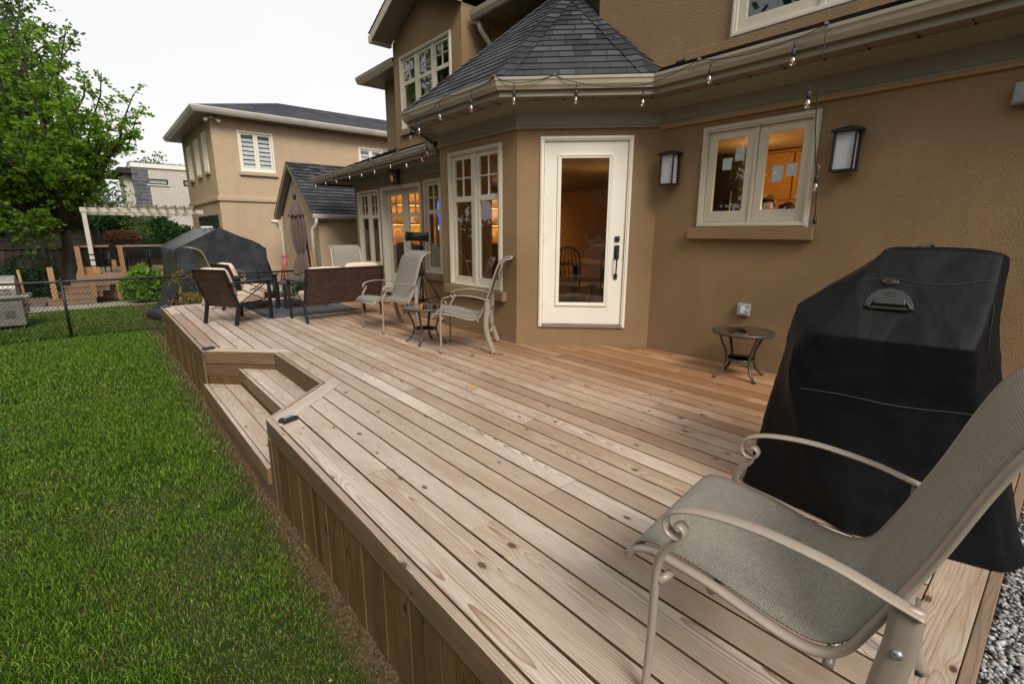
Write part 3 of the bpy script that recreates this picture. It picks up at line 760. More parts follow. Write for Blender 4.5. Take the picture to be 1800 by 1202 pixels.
mb=MB(); mb.add([(6.65,10.775,1.38),(7.95,10.775,1.38),(7.95,10.775,2.09),(6.65,10.775,2.09)],[(0,1,2,3)]); mb.build('screen',t.m,tv,recalc=False)
M['pale_pane']=simple('pale_frosted_pane',(.30,.37,.33),.15); M['green_glaze']=simple('green_glaze',(.04,.07,.03),.25); M['dark_glaze']=simple('dark_glaze',(.03,.018,.012),.3)
def vase(loc,prof,mat,label,nm='vase',handle=False):
    mb=MB(); mb.lathe(prof,(0,0,0),20); v=thing(nm,label,'vase',loc)
    mb.build('body',mat,v,world=False)
    if handle:
        m2=MB(); m2.tube([(.05,0,.27),(.085,0,.26),(.095,0,.21),(.07,0,.15)],.008,6); m2.build('handle',mat,v,world=False)
vase((8.82,10.72,1.522),[(.0,0),(.05,0),(.055,.01),(.085,.08),(.09,.13),(.06,.19),(.035,.22),(.035,.26),(.055,.30),(.05,.30),(.0,.24)],M['green_glaze'],'small green jug with a handle on the middle lit shelf','vase',True)
vase((9.0,10.72,1.972),[(.0,0),(.06,0),(.10,.06),(.12,.14),(.11,.20),(.09,.24),(.10,.27),(.0,.25)],M['dark_glaze'],'round dark vase on the top lit shelf')
vase((5.75,10.72,1.522),[(.0,0),(.04,0),(.05,.04),(.02,.09),(.03,.12),(.0,.12)],M['dark_glaze'],'tiny dark ornament on the left lit shelf')
vase((9.3,10.7,1.031),[(.0,0),(.05,0),(.07,.06),(.05,.14),(.03,.17),(.04,.2),(.0,.2)],M['red'],'small red vase on the cabinet below the shelves')
pl2=thing('branch_planter','dark planter with a bare twisted branch on the cabinet inside','planter',(5.68,10.6,1.031))
mb=MB(); mb.box(-.18,.18,-.06,.06,0,.05); mb.build('pot',M['dark_glaze'],pl2,world=False)
mb=MB(); mb.tube([(0,0,.05),(-.02,0,.14),(.03,0,.22),(.0,0,.30),(-.08,0,.36),(-.16,0,.40),(-.20,0,.45)],[.012,.011,.010,.009,.008,.006,.004],6); mb.tube([(.02,0,.2),(.09,0,.27),(.13,0,.26)],[.008,.006,.004],6); mb.tube([(-.06,0,.35),(-.05,0,.42),(-.10,0,.5),(-.13,0,.47)],[.007,.006,.005,.003],6); mb.build('branch',M['bark'],pl2,world=False)
# dining set behind the glazed door
dt=thing('dining_table','wooden dining table inside behind the glazed white door','table',(6.3,5.4,.1))
mb=MB(); mb.box(-.55,.55,-.8,.8,.71,.75); mb.build('tabletop',M['maple'],dt,world=False,bevel=.005)
for x in(-.48,.48):
    for y in(-.72,.72):
        mb=MB(); mb.box(x-.03,x+.03,y-.03,y+.03,0,.709); mb.build('leg',M['walnut'],dt,world=False)
def dchair(loc,rz,label):
    c=thing('dining_chair',label,'chair',loc,rz,'dining chairs inside')
    mb=MB(); mb.box(-.2,.2,-.2,.2,.44,.49); mb.build('seat',M['cushion'],c,world=False,bevel=.015)
    for x in(-.18,.18):
        for y in(-.18,.18):
            mb=MB(); mb.tube([(x,y,.44),(x*1.05,y*1.1,.2),(x*.95,y,0)],.011,6); mb.build('leg',M['black'],c,world=False)
    mb=MB(); mb.tube([(-.18,-.19,.44),(-.2,-.22,.7),(-.19,-.24,.93),(-.1,-.25,1.0),(0,-.25,1.02),(.1,-.25,1.0),(.19,-.24,.93),(.2,-.22,.7),(.18,-.19,.44)],.011,6)
    for k in(-.1,-.05,0,.05,.1): mb.tube([(k,-.19,.47),(k*1.6,-.22,.7),(k,-.25,1.0)],.006,5)
    mb.build('backrest',M['black'],c,world=False)
dchair((5.55,5.0,.1),R_(-80),'wire back dining chair nearest the glazed door'); dchair((5.75,4.55,.1),R_(-30),'wire back dining chair turned beside the table end'); dchair((5.6,5.9,.1),R_(-100),'wire back dining chair at the far side behind the glazed door')
# kitchen
kc=thing('kitchen_cabinets','warm lit wooden kitchen cupboards inside the right hand window','cupboard',(7.85,2.2,.1))
mb=MB(); mb.box(7.45,7.89,.9,3.3,.1,2.44); mb.build('carcass',M['maple'],kc)
for i in range(5):
    for z0,z1 in((.2,.95),(1.0,1.75),(1.78,2.4)):
        mb=MB(); y0=.93+i*.47; frame_rect_y=(y0,y0+.45)
        mb.box(7.425,7.449,y0,y0+.45,z0,z1); mb.box(7.418,7.4245,y0,y0+.05,z0,z1); mb.box(7.418,7.4245,y0+.40,y0+.45,z0,z1); mb.box(7.418,7.4245,y0+.0505,y0+.3995,z0,z0+.05); mb.box(7.418,7.4245,y0+.0505,y0+.3995,z1-.05,z1)
        mb.build('cupboard_door',M['maple'],kc,bevel=.003,seg=1)
fg=thing('dark_pane_block','tall dark block added inside to darken the left kitchen pane','dark_pane_block',(7.3,3.8,.1))  # dark block added so the left kitchen pane looks darker
mb=MB(); mb.box(7.02,7.6,3.33,4.35,.1,2.3); mb.build('body',simple('dark_block_finish',(.035,.025,.02),.35,.3),fg,bevel=.01)
mb=MB(); mb.tube([(6.98,3.42,.9),(6.98,3.42,1.9)],.012,6); mb.build('handle',M['steel'],fg)
pp=[(2.50,2.03,.11),(2.37,2.08,.13),(1.99,1.80,.17),(1.86,1.84,.13)]
tl=['pale paper note highest on the left window pane beside its twin','pale paper note lower left on the left window pane','taller pale paper note on the left of the right window pane','smaller pale paper note on the right of the right window pane']
for (y,z,h),l in zip([(2.47,1.99,.10),(2.35,2.07,.11),(1.985,1.86,.13),(1.865,1.885,.10)],[tl[1],tl[0],tl[2],tl[3]]):
    mb=MB(); mb.box(4.905,4.907,y-.045,y+.045,z-h/2*1.1,z+h/2*1.1); o=mb.build('paper_note',M['white_paper'],None); tag(o,l,'note','paper notes on the kitchen window')
# ------------------------------------------------------------------ wall lanterns, outlet, box, blower
def lantern(T,s,zb,w,h,d,label,pyr=False,grp=None):
    p=T(s,0,zb); L=thing('wall_lantern',label,'lantern',p,0,grp)
    mb=MB(); mb.T=T
    hw=w/2; t_=.014
    mb.box(s-.055,s+.055,.001,.018,zb+.02,zb+h*.9)
    o0=.03; o1=.03+d
    for a in(-hw,hw-t_):
        for o in(o0,o1-t_): mb.box(s+a,s+a+t_,o,o+t_,zb,zb+h*.86)
    mb.box(s-hw-.004,s+hw+.004,o0-.012,o1+.004,zb-.016,zb-.0005)
    mb.box(s-.03,s+.03,.0185,o0-.0125,zb+.05,zb+.2) if o0>.032 else None
    mb.box(s-hw-.018,s+hw+.018,.0185,o1+.018,zb+h*.86+.0005,zb+h*.86+.022)
    # hipped roof
    z0=zb+h*.86+.0225; z1=zb+h; a=hw+.012
    mb.add([(s-a,.019,z0),(s+a,.019,z0),(s+a,o1+.012,z0),(s-a,o1+.012,z0),(s-.02,.03,z1),(s+.02,.03,z1),(s+.02,o1*.6,z1),(s-.02,o1*.6,z1)],[(0,1,5,4),(1,2,6,5),(2,3,7,6),(3,0,4,7),(4,5,6,7),(3,2,1,0)])
    mb.build('cage',M['black'],L,bevel=.0015,seg=1)
    mb=MB(); mb.T=T; mb.box(s-hw+t_+.004,s+hw-t_-.004,o0+t_+.01,o1-t_-.006,zb+.001,zb+h*.85); mb.build('diffuser',M['frost'],L)
t=NT('frosted_glass'); t.pbr((.55,.56,.57),.35); M['frost']=t.m
lantern(T1,3.03+6,1.835,.165,.335,.13,'black box lantern with frosted glass between the glazed door and the kitchen window',grp='square wall lanterns on the main wall')
lantern(T1,1.42+6,1.835,.165,.335,.13,'black box lantern with frosted glass on the bare wall right of the kitchen window',grp='square wall lanterns on the main wall')
# carriage lantern above the french doors
L=thing('carriage_lantern','black tapered open glass lantern above the french doors','lantern',(4.75,8.93,2.25))
mb=MB(); mb.T=T5; s=8.93-YD
mb.box(s-.05,s+.05,.04,.06,2.24,2.50); mb.bar((s,.06,2.44),(s,.17,2.47),.02,.02)
for a in(-1,1):
    for o in(0,1):
        mb.bar((s+a*.055,.12+o*.11,2.46),(s+a*.085,.09+o*.17,2.24),.012,.012)
mb.box(s-.09,s+.09,.085,.265,2.225,2.2395); mb.box(s-.06,s+.06,.115,.235,2.4605,2.475); mb.box(s-.03,s+.03,.145,.205,2.4755,2.50)
mb.build('cage',M['black'],L)
mb=MB(); mb.T=T5; mb.lathe([(.0,.0),(.02,.01),(.028,.05),(.02,.09),(.012,.12),(.0,.12)],(s,.175,2.27),10) 
mb.build('bulb',emis('filament_glow',(1.,.45,.12),.16),L)
mb=MB(); mb.T=T1
ob=thing('outlet_box','clear covered outlet box on the wall above the small round table','outlet',(4.867,2.125,.52))
mb.box(8.065,8.185,.001,.05,.525,.645); mb.build('cover',simple('clear_plastic',(.35,.36,.36),.2),ob,bevel=.01)
mb=MB(); mb.T=T1; mb.box(8.10,8.15,.0505,.056,.55,.62); mb.box(8.075,8.09,.0505,.065,.575,.59); mb.build('socket',M['white_paper'],ob,bevel=.002)
eb=thing('junction_box','small grey metal box high on the wall at the right edge','electrical box',(4.867,.47,2.15))
mb=MB(); mb.T=T1; mb.box(6.40,6.505,.001,.08,2.16,2.30); mb.build('case',M['steel'],eb,bevel=.012)
mb=MB(); mb.T=T1; mb.box(6.41,6.495,.0805,.088,2.17,2.29); mb.build('lid',M['steel'],eb,bevel=.003)
# ------------------------------------------------------------------ people in the kitchen
def person(loc,rz,h,shirt,hairc,label,hairlong):
    p=thing('person',label,'person',loc,rz); s=h/1.7
    V=[(0,0,.95),(0,0,1.15),(0,0,1.36),(0,0,1.46),(0,.01,1.56),(0,.015,1.66)]
    Rr=[(.15,.11),(.13,.10),(.15,.10),(.055,.055),(.075,.09),(.06,.075)]
    E=[(0,1),(1,2),(2,3),(3,4),(4,5)]
    for sg in(-1,1):
        b=len(V); V+=[(sg*.17,0,1.38),(sg*.22,.02,1.12),(sg*.18,.2,1.02),(sg*.12,.28,1.04)]; Rr+=[(.055,.055),(.045,.045),(.035,.035),(.03,.02)]
        E+=[(2,b),(b,b+1),(b+1,b+2),(b+2,b+3)]
        b=len(V); V+=[(sg*.09,0,.85),(sg*.1,.01,.48),(sg*.1,-.01,.08),(sg*.1,.12,.04)]; Rr+=[(.09,.09),(.06,.06),(.04,.04),(.035,.03)]
        E+=[(0,b),(b,b+1),(b+1,b+2),(b+2,b+3)]
    me=bpy.data.meshes.new('body'); me.from_pydata([(x*s,y*s,z*s) for x,y,z in V],E,[]); o=bpy.data.objects.new('body',me); COL.objects.link(o); o.parent=p
    m=o.modifiers.new('k','SKIN'); me.skin_vertices[0].data[0].use_root=True
    for i,r in enumerate(Rr): me.skin_vertices[0].data[i].radius=(r[0]*s,r[1]*s)
    o.modifiers.new('u','SUBSURF').levels=1; o.modifiers['u'].render_levels=2
    me.materials.append(M['skin'])
    mb=MB()
    mb.grid(lambda u,v:(.20*s*math.cos(2*PI*u)*(1-.35*max(0,v-.8)*5),.135*s*math.sin(2*PI*u),(.86+.56*v)*s),20,8); mb.build('shirt',simple('shirt_'+str(int(h*100)),shirt,.9),p,world=False,solid=.01)
    mb=MB()
    def hf(u,v):
        a=2*PI*u; th=v*PI*.62; r=.098*s
        z=1.615*s+r*1.12*math.cos(th); k=math.sin(th)
        y=-.012*s+r*1.05*k*math.sin(a); x=r*k*math.cos(a)*.9
        if v>.55 and math.sin(a)>.15: z+= (v-.55)*.28*s*(math.sin(a)); 
        if hairlong and v>.7 and math.sin(a)<.15: z-=(v-.7)*.35*s
        return (x,y,z)
    mb.grid(hf,20,10); mb.build('hair',hairc,p,world=False,solid=.012)
    mb=MB(); mb.lathe([(0,0),(.012*s,.005*s),(.0,.03*s)],(0,.105*s,1.58*s),8); mb.build('nose',M['skin'],p,world=False)
M['skin']=simple('skin',(.50,.28,.19),.5,0.,.05)
M['hair1']=simple('brown_hair',(.16,.085,.045),.6,0.,.4,30.); M['hair2']=simple('black_hair',(.02,.016,.014),.6)
person((6.45,2.68,.1),R_(110),1.66,(.08,.04,.03),M['hair1'],'person with brown shoulder length hair looking down inside the kitchen window',True)
person((6.25,2.38,.1),R_(60),1.55,(.05,.05,.06),M['hair2'],'shorter person with black hair behind the right kitchen pane',False)
# ------------------------------------------------------------------ ground and lawn
XE=.786
def tnode_ground():
    t=NT('lawn_soil'); v=t.geo(); n=t.noise(v,1.1,5.,.6); n2=t.noise(v,14.,4.,.7)
    c=t.mix(t.ramp(n,[(.35,0.),(.65,1.)]),(.016,.035,.007),(.040,.050,.014)); c=t.mix(t.ramp(n2,[(.4,.0),(.7,.5)]),c,(.06,.055,.02))
    gx=t.n('ShaderNodeSeparateXYZ',{'Vector':v}).outputs[0]; gy=t.n('ShaderNodeSeparateXYZ',{'Vector':v}).outputs[1]
    e=t.math('ADD',gx,t.math('MULTIPLY',t.math('SUBTRACT',n2,.5),.35)); e=t.math('MULTIPLY',t.ramp(e,[(.62,0.),(.76,1.)]),t.math('LESS_THAN',gy,11.5))
    c=t.mix(e,c,t.mix(t.ramp(t.noise(v,45.,4.,.7),[(.35,0.),(.65,1.)]),(.045,.026,.013),(.17,.11,.06)))
    t.pbr(c,.95,0.,t.bump(n2,.6,.03),.1); return t.m
M['soil']=tnode_ground()
mb=MB()
mb.add([(-150,-150,G),(150,-150,G),(150,150,G),(-150,150,G)],[(0,1,2,3)]); o=mb.build('ground',M['soil'],None,kind='structure',recalc=False)
rng=np.random.default_rng(11)
def fbm(x,y,s,seed=0):
    r=np.random.default_rng(seed); z=np.zeros_like(x)
    for k in range(4):
        a=r.uniform(0,2*PI,6); f=s*(1.9**k); ph=r.uniform(0,2*PI,6)
        for i in range(6): z+=np.sin(f*(x*np.cos(a[i])+y*np.sin(a[i]))+ph[i]+1.3*np.sin(f*.6*(x*np.sin(a[i])-y*np.cos(a[i]))+ph[i]*2))*(.62**k)/6
    return z
def grass_field(name,xs,ys,dens,h,w,mat,mask=None,parent=None,zb=G):
    n=int((xs[1]-xs[0])*(ys[1]-ys[0])*dens)
    x=rng.uniform(*xs,n); y=rng.uniform(*ys,n)
    if mask is not None: k=mask(x,y); x=x[k]; y=y[k]
    return x,y
def blades(x,y,hh,ww,z0=G):
    n=len(x); a=rng.uniform(0,2*PI,n); le=rng.uniform(.25,.95,n)*hh; dr=rng.uniform(0,2*PI,n)
    dx=np.cos(a)*ww/2; dy=np.sin(a)*ww/2
    lx=np.cos(dr)*le; ly=np.sin(dr)*le
    V=np.empty((n,5,3))
    V[:,0]=np.stack([x-dx,y-dy,np.full(n,z0)],1); V[:,1]=np.stack([x+dx,y+dy,np.full(n,z0)],1)
    V[:,2]=np.stack([x+dx*.8+lx*.35,y+dy*.8+ly*.35,z0+hh*.62],1); V[:,3]=np.stack([x-dx*.8+lx*.35,y-dy*.8+ly*.35,z0+hh*.62],1)
    V[:,4]=np.stack([x+lx,y+ly,z0+hh*np.sqrt(np.clip(1-(le/hh)**2*.45,.2,1))],1)
    b=np.arange(n)*5
    q=np.stack([b,b+1,b+2,b+3],1); t_=np.stack([b+3,b+2,b+4,b+4],1)
    return V.reshape(-1,3),q,np.stack([b+3,b+2,b+4],1)
def mesh_mixed(name,V,Q,Tt,mat,rnd):
    me=bpy.data.meshes.new(name); n=len(V)
    me.vertices.add(n); me.vertices.foreach_set('co',V.astype(np.float32).ravel())
    li=np.concatenate([Q.ravel(),Tt.ravel()]); me.loops.add(len(li)); me.loops.foreach_set('vertex_index',li.astype(np.int32))
    nq,nt_=len(Q),len(Tt); st=np.concatenate([np.arange(nq)*4,nq*4+np.arange(nt_)*3]); tot=np.concatenate([np.full(nq,4),np.full(nt_,3)])
    me.polygons.add(nq+nt_); me.polygons.foreach_set('loop_start',st.astype(np.int32)); me.polygons.foreach_set('loop_total',tot.astype(np.int32))
    at=me.attributes.new('rnd','FLOAT','FACE'); at.data.foreach_set('value',np.concatenate([rnd,rnd]).astype(np.float32))
    me.update(calc_edges=True); me.materials.append(mat)
    o=bpy.data.objects.new(name,me); COL.objects.link(o); return o
M['grass']=None
t=NT('grass_blades'); r=t.attr()
wn=t.n('ShaderNodeTexWhiteNoise',{'W':t.math('MULTIPLY',r,913.)},noise_dimensions='1D').outputs['Value']
dry=t.math('GREATER_THAN',r,.5)   # rnd>.5: dry blade
cg=t.ramp(wn,[(0.,(.014,.050,.003)),(.35,(.055,.135,.006)),(.7,(.130,.245,.014)),(1.,(.30,.41,.05))])
cd_=t.ramp(wn,[(0.,(.10,.085,.03)),(.6,(.20,.16,.065)),(1.,(.32,.27,.13))])
c=t.mix(dry,cg,cd_)
b=t.n('ShaderNodeBsdfPrincipled',{'Base Color':c,'Roughness':.5,'Specular IOR Level':.3}).outputs[0]
tr=t.n('ShaderNodeBsdfTranslucent',{'Color':c}).outputs[0]
mx=t.n('ShaderNodeMixShader',{0:.3,1:b,2:tr}); t.t.links.new(mx.outputs[0],t.out.inputs[0]); M['grass']=t.m
def lawn(name,regions,label):
    VV=[];QQ=[];TT=[];RRr=[];off=0
    for xs,ys,dens,h,w_,mask in regions:
        n=int((xs[1]-xs[0])*(ys[1]-ys[0])*dens); x=rng.uniform(*xs,n); y=rng.uniform(*ys,n)
        lush=fbm(x,y,1.1,3); fine=fbm(x,y,5.5,5)
        k=mask(x,y,lush,fine)&(rng.uniform(0,1,n)<np.clip(1.0+.35*lush+.3*fine,.45,1)); x=x[k];y=y[k];lush=lush[k];fine=fine[k]; n=len(x)
        edge=np.clip((XE-x-.02)/.30,0,1) if True else 1
        hh=h*rng.uniform(.45,1.3,n)*np.clip(1+.45*lush+.25*fine,.5,1.7)
        tall=rng.uniform(0,1,n)<.004; hh=np.where(tall,hh*1.5,hh)
        V,Q,Tt=blades(x,y,hh,w_*rng.uniform(.7,1.3,n))
        VV.append(V);QQ.append(Q+off);TT.append(Tt+off);off+=len(V)
        pdry=np.clip(.05-.30*lush-.20*fine,.01,.45); pdry=np.maximum(pdry,.95*np.exp(-(np.abs(XE-x)/.17)**2))
        isd=rng.uniform(0,1,n)<pdry
        g=np.clip(rng.uniform(0,1,n)*.50+.34*(fine+.5)+.30*fbm(x,y,1.5,9)+.06,0,.999)
        RRr.append(np.where(isd,.5+.5*rng.uniform(0.01,1,n),.499*g))
    o=mesh_mixed(name,np.concatenate(VV),np.concatenate(QQ),np.concatenate(TT),M['grass'],np.concatenate(RRr))
    return tag(o,label,None,None,'stuff')
def m_near(x,y,l,f):
    # thin out by the deck edge; step area
    e=XE-x+.05*f
    inst=(y>3.6)&(y<6.3)
    lim=np.where(inst,.05,.0)+.05*f
    return (e>lim)&(rng.uniform(0,1,len(x))<np.clip((e-lim)/.20,.30,1))
lawn('lawn_grass',[((-.9,.80),(-.2,2.2),36000,.035,.0030,m_near),((-2.6,-.9),(.3,2.2),23000,.035,.0034,m_near),((-2.9,.80),(2.2,4.4),19000,.036,.0044,m_near),((-3.2,.80),(4.4,7.5),10500,.037,.0064,m_near),((-3.6,.80),(7.5,12.2),5000,.042,.010,m_near)],
     'short green lawn grass with dry patches beside the deck')
lawn('far_lawn_grass',[((-5.,3.2),(12.45,16.7),3200,.055,.013,lambda x,y,l,f:(y<16.7-.1*x)|(f>.3)),((3.0,8.),(12.45,13.),900,.05,.012,lambda x,y,l,f:f>-1)],'patchy lawn grass beyond the chain link fence')
lf=MB()
for (x,y,s,a,cc) in [(-.62,1.32,.035,.3,0)]:
    z=G+.03
    P=[(0,-1),(.3,-.6),(.8,-.5),(.5,-.1),(.9,.4),(.35,.35),(.1,1.),(-.25,.4),(-.8,.5),(-.5,0),(-.85,-.5),(-.3,-.55)]
    lf.prism([(x+s*(u*math.cos(a)-v*math.sin(a)),y+s*(u*math.sin(a)+v*math.cos(a)),z+.012*u) for u,v in P],(0,0,.0015))
o=lf.build('fallen_leaf',simple('dry_leaf',(.45,.33,.20),.8),None); tag(o,'pale dry fallen leaf lying alone on the green lawn','leaf')
rl=np.random.default_rng(77); P_=[]
for k in range(70):
    y=rl.uniform(.6,11.5); x=.6-rl.uniform(0,1)*(1.2+.28*y); P_.append((x,y,G+.035+.012*rl.random()))
def litter():
    V=[];Fq=[]
    for i,(x,y,z) in enumerate(P_):
        a=rl.uniform(0,6.28); s=rl.uniform(.007,.016); ca,sa=math.cos(a)*s,math.sin(a)*s
        V+=[(x-ca,y-sa,z),(x+sa*.6,y-ca*.6,z+s*.3),(x+ca,y+sa,z+s*.2),(x-sa*.6,y+ca*.6,z)]; Fq.append([4*i,4*i+1,4*i+2,4*i+3])
    o=np_mesh('leaf_litter',np.array(V),np.array(Fq),simple('litter',(.34,.23,.12),.8)); tag(o,'tiny dry leaf scraps scattered over the lawn',None,None,'stuff')
litter()
# gravel strip beyond the end of the deck
mb=MB(); zg_=-.055
mb.add([(1.2,.004,zg_),(12,.004,zg_),(12,-5,zg_),(1.2,-5,zg_)],[(0,1,2,3)]); mb.build('gravel_bed',simple('gravel_dirt',(.09,.085,.08),.95,0.,.3,20.),None,kind='structure',recalc=False)
def pebbles():
    n=17000; x=1.6+rng.beta(1.,1.2,n)*3.2; y=-.004-rng.uniform(0,1,n)*.95
    s=rng.uniform(.006,.0135,n)
    base=np.array([[1,0,0],[0,1,0],[-1,0,0],[0,-1,0],[0,0,1],[0,0,-1]],float)
    F=np.array([[0,1,4],[1,2,4],[2,3,4],[3,0,4],[1,0,5],[2,1,5],[3,2,5],[0,3,5]])
    V=np.repeat(base[None],n,0)*np.stack([s*rng.uniform(.8,1.7,n),s*rng.uniform(.6,1.1,n),s*rng.uniform(.4,.8,n)],1)[:,None,:]
    V*=rng.uniform(.75,1.25,(n,6,1))
    A=rng.uniform(0,2*PI,n); B=rng.uniform(-.7,.7,n)
    ca,sa,cb,sb=np.cos(A),np.sin(A),np.cos(B),np.sin(B)
    X=V[:,:,0]*cb[:,None]-V[:,:,2]*sb[:,None]; Z=V[:,:,0]*sb[:,None]+V[:,:,2]*cb[:,None]; Y=V[:,:,1]
    V=np.stack([X*ca[:,None]-Y*sa[:,None]+x[:,None],X*sa[:,None]+Y*ca[:,None]+y[:,None],Z+zg_+.006+rng.uniform(0,.014,n)[:,None]],2)
    Fa=(F[None]+6*np.arange(n)[:,None,None]).reshape(-1,3)
    t=NT('gravel_stone'); r=t.attr(); c=t.ramp(r,[(0.,(.24,.24,.24)),(.5,(.48,.47,.46)),(.9,(.72,.70,.68)),(1.,(.30,.20,.13))]); nn=t.noise(t.geo(),120.,3.); c=t.mix(t.ramp(nn,[(.4,.4),(.7,0.)]),c,(.06,.06,.06)); t.pbr(c,.8,0.,t.bump(nn,.4,.003),.3)
    o=np_mesh('gravel',V.reshape(-1,3),Fa,t.m,None,np.repeat(rng.uniform(0,1,n),8)); tag(o,'loose grey gravel beyond the end of the deck',None,None,'stuff')
pebbles()
mb=MB(); mb.box(3.55,5.2,-.30,-.16,zg_-.05,-.36) if False else mb.box(4.3,8.,-.16,-.06,zg_-.05,zg_+.07); o=mb.build('kerb_stone',M['concrete'],None,kind='structure',bevel=.01)
# ------------------------------------------------------------------ the deck
deck=thing('wooden_deck','long weathered wooden deck with a two step notch facing the lawn','deck',(2.8,5.,G))
YE=10.70; FT=.038; TH=.028; y1n=6.368; y2n=3.686; XI=1.389
far_c=lambda x:y1n+XE-x; near_c=lambda x:y2n-XE+x     # outer notch edges
mb=MB()
def plank(x0,x1,ya0,ya1,yb0,yb1,z=0.,bot=True):
    r=random.random(); dz=random.uniform(-.0012,.0012); z1=z+dz; z0=z-TH
    mb.hexa([(x0,ya0,z0),(x1,ya1,z0),(x1,yb1,z0),(x0,yb0,z0),(x0,ya0,z1),(x1,ya1,z1),(x1,yb1,z1),(x0,yb0,z1)],r,(0,1,0),(1,0,0),bot)
def run(x0,x1,A,B):
    """plank run between y-lines A=(ya at x0, ya at x1), B; split at random joints"""
    L=min(B)-max(A)
    if L<.02: return
    cuts=[]; y=max(A)+random.uniform(1.2,3.6)
    while y<min(B)-.8:
        cuts.append(round(y/.4)*.4+.02); y+=random.uniform(2.4,4.2)
    cur=A
    for c in cuts:
        if c-max(cur)<.3 or min(B)-c<.3: continue
        plank(x0,x1,cur[0],cur[1],c-.0015,c-.0015); cur=(c+.0015,c+.0015)
    plank(x0,x1,cur[0],cur[1],B[0],B[1])
ys,ye=.186,YE-.186; gp=.0120
edges=[.828+.1502*k for k in range(5)]
cs=.2546; c0=.0545
for i in range(4):
    x0,x1=edges[i]+gp/2,edges[i+1]-gp/2
    run(x0,x1,(ys,ys),(near_c(x0)-cs-.006,near_c(x1)-cs-.006)); run(x0,x1,(far_c(x0)+cs+.006,far_c(x1)+cs+.006),(ye,ye))
x0,x1=edges[4]+gp/2,edges[4]+.143-gp/2
run(x0,x1,(ys,ys),(near_c(x0)-cs-.006,near_c(x1)-cs-.006)); run(x0,x1,(far_c(x0)+cs+.006,far_c(x1)+cs+.006),(ye,ye))
mb_mid=(near_c(x0)-c0-.003,near_c(x1)-c0-.003),(far_c(x0)+c0+.003,far_c(x1)+c0+.003)
plank(x0,x1,*mb_mid[0],*mb_mid[1])
x=edges[4]+.143
while x<4.86:
    run(x+gp/2,x+.143-gp/2,(ys,ys),(ye,ye)); x+=.143
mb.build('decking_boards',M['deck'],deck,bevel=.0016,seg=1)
mb=MB()
def dplank(P,al,cr,z=0.,th=TH):
    r=random.random(); mb.hexa([(a,b,z-th) for a,b in P]+[(a,b,z) for a,b in P],r,al,cr)
# diagonal border boards
xa,xb=.828,x1
dplank([(xa,far_c(xa)+c0),(xb,far_c(xb)+c0),(xb,far_c(xb)+cs),(xa,far_c(xa)+cs)],(K,-K,0),(K,K,0))
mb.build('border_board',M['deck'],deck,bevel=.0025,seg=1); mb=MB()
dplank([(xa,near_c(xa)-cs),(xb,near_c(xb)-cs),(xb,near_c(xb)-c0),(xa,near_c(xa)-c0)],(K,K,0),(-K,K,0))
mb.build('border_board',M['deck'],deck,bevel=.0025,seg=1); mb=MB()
# end borders
for (a,b) in ((.828,3.1),(3.103,4.86)):
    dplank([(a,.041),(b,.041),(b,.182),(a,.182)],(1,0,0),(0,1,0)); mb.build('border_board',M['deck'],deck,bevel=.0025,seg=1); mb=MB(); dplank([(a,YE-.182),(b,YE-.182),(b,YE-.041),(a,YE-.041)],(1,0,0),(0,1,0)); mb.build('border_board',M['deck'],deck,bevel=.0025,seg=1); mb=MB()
for y in np.arange(.4,10.6,.406):
    x0=XE+.05 if (y<3.6 or y>6.45) else XI+.06
    if 3.6<=y<4.4: x0=XE+.06+(y-3.6)
    if 5.6<y<=6.45: x0=XI+.06-(y-5.75)*.8
    mb=MB(); mb.box(x0,4.7,y-.019,y+.019,-.17,-TH-.002,random.random()); mb.build('joist',M['skirt'],deck)
# fascia (flush rim) boards
mb=MB(); FH=.14
def fas(P,al,z0,z1,rnd=None):
    r=random.random(); mb.hexa([(a,b,z0) for a,b in P]+[(a,b,z1) for a,b in P],r,al,(0,0,1))
def fasd(ya,yb): # straight part along the outer edge
    n=max(1,int((yb-ya)/3.6)); L=(yb-ya)/n
    for i in range(n): fas([(XE,ya+i*L),(XE+FT,ya+i*L),(XE+FT,ya+(i+1)*L-.002),(XE,ya+(i+1)*L-.002)],(0,1,0),-FH,.0005)
f2=FT*1.414; 
n=2
fas([(XE,0),(XE+FT,0),(XE+FT,near_c(XE+FT)-f2),(XE,near_c(XE))],(0,1,0),-FH,.0008)
fas([(XE,y1n),(XE+FT,far_c(XE+FT)+f2),(XE+FT,YE),(XE,YE)],(0,1,0),-FH,.0008)
fas([(XE+.0005,near_c(XE)),(XE+FT,near_c(XE+FT)-f2+.0005),(XI+FT,near_c(XI+FT)-f2+.02),(XI+.0,near_c(XI))],(K,K,0),-FH,.0008)
fas([(XE+.0005,y1n),(XI,far_c(XI)),(XI+FT,far_c(XI+FT)+f2-.02),(XE+FT,far_c(XE+FT)+f2-.0005)],(K,-K,0),-FH,.0008)
fas([(XI,near_c(XI)+.0006),(XI+FT,near_c(XI)+.02),(XI+FT,far_c(XI)-.02),(XI,far_c(XI)-.0006)],(0,1,0),-FH,.0008)
fas([(XE+FT+.001,.0),(4.86,0),(4.86,FT),(XE+FT+.001,FT)],(1,0,0),-FH,.0008); fas([(XE+FT+.001,YE-FT),(4.74,YE-FT),(4.74,YE),(XE+FT+.001,YE)],(1,0,0),-FH,.0008)
mb.build('fascia_board',M['fascia'],deck,bevel=.003,seg=1)
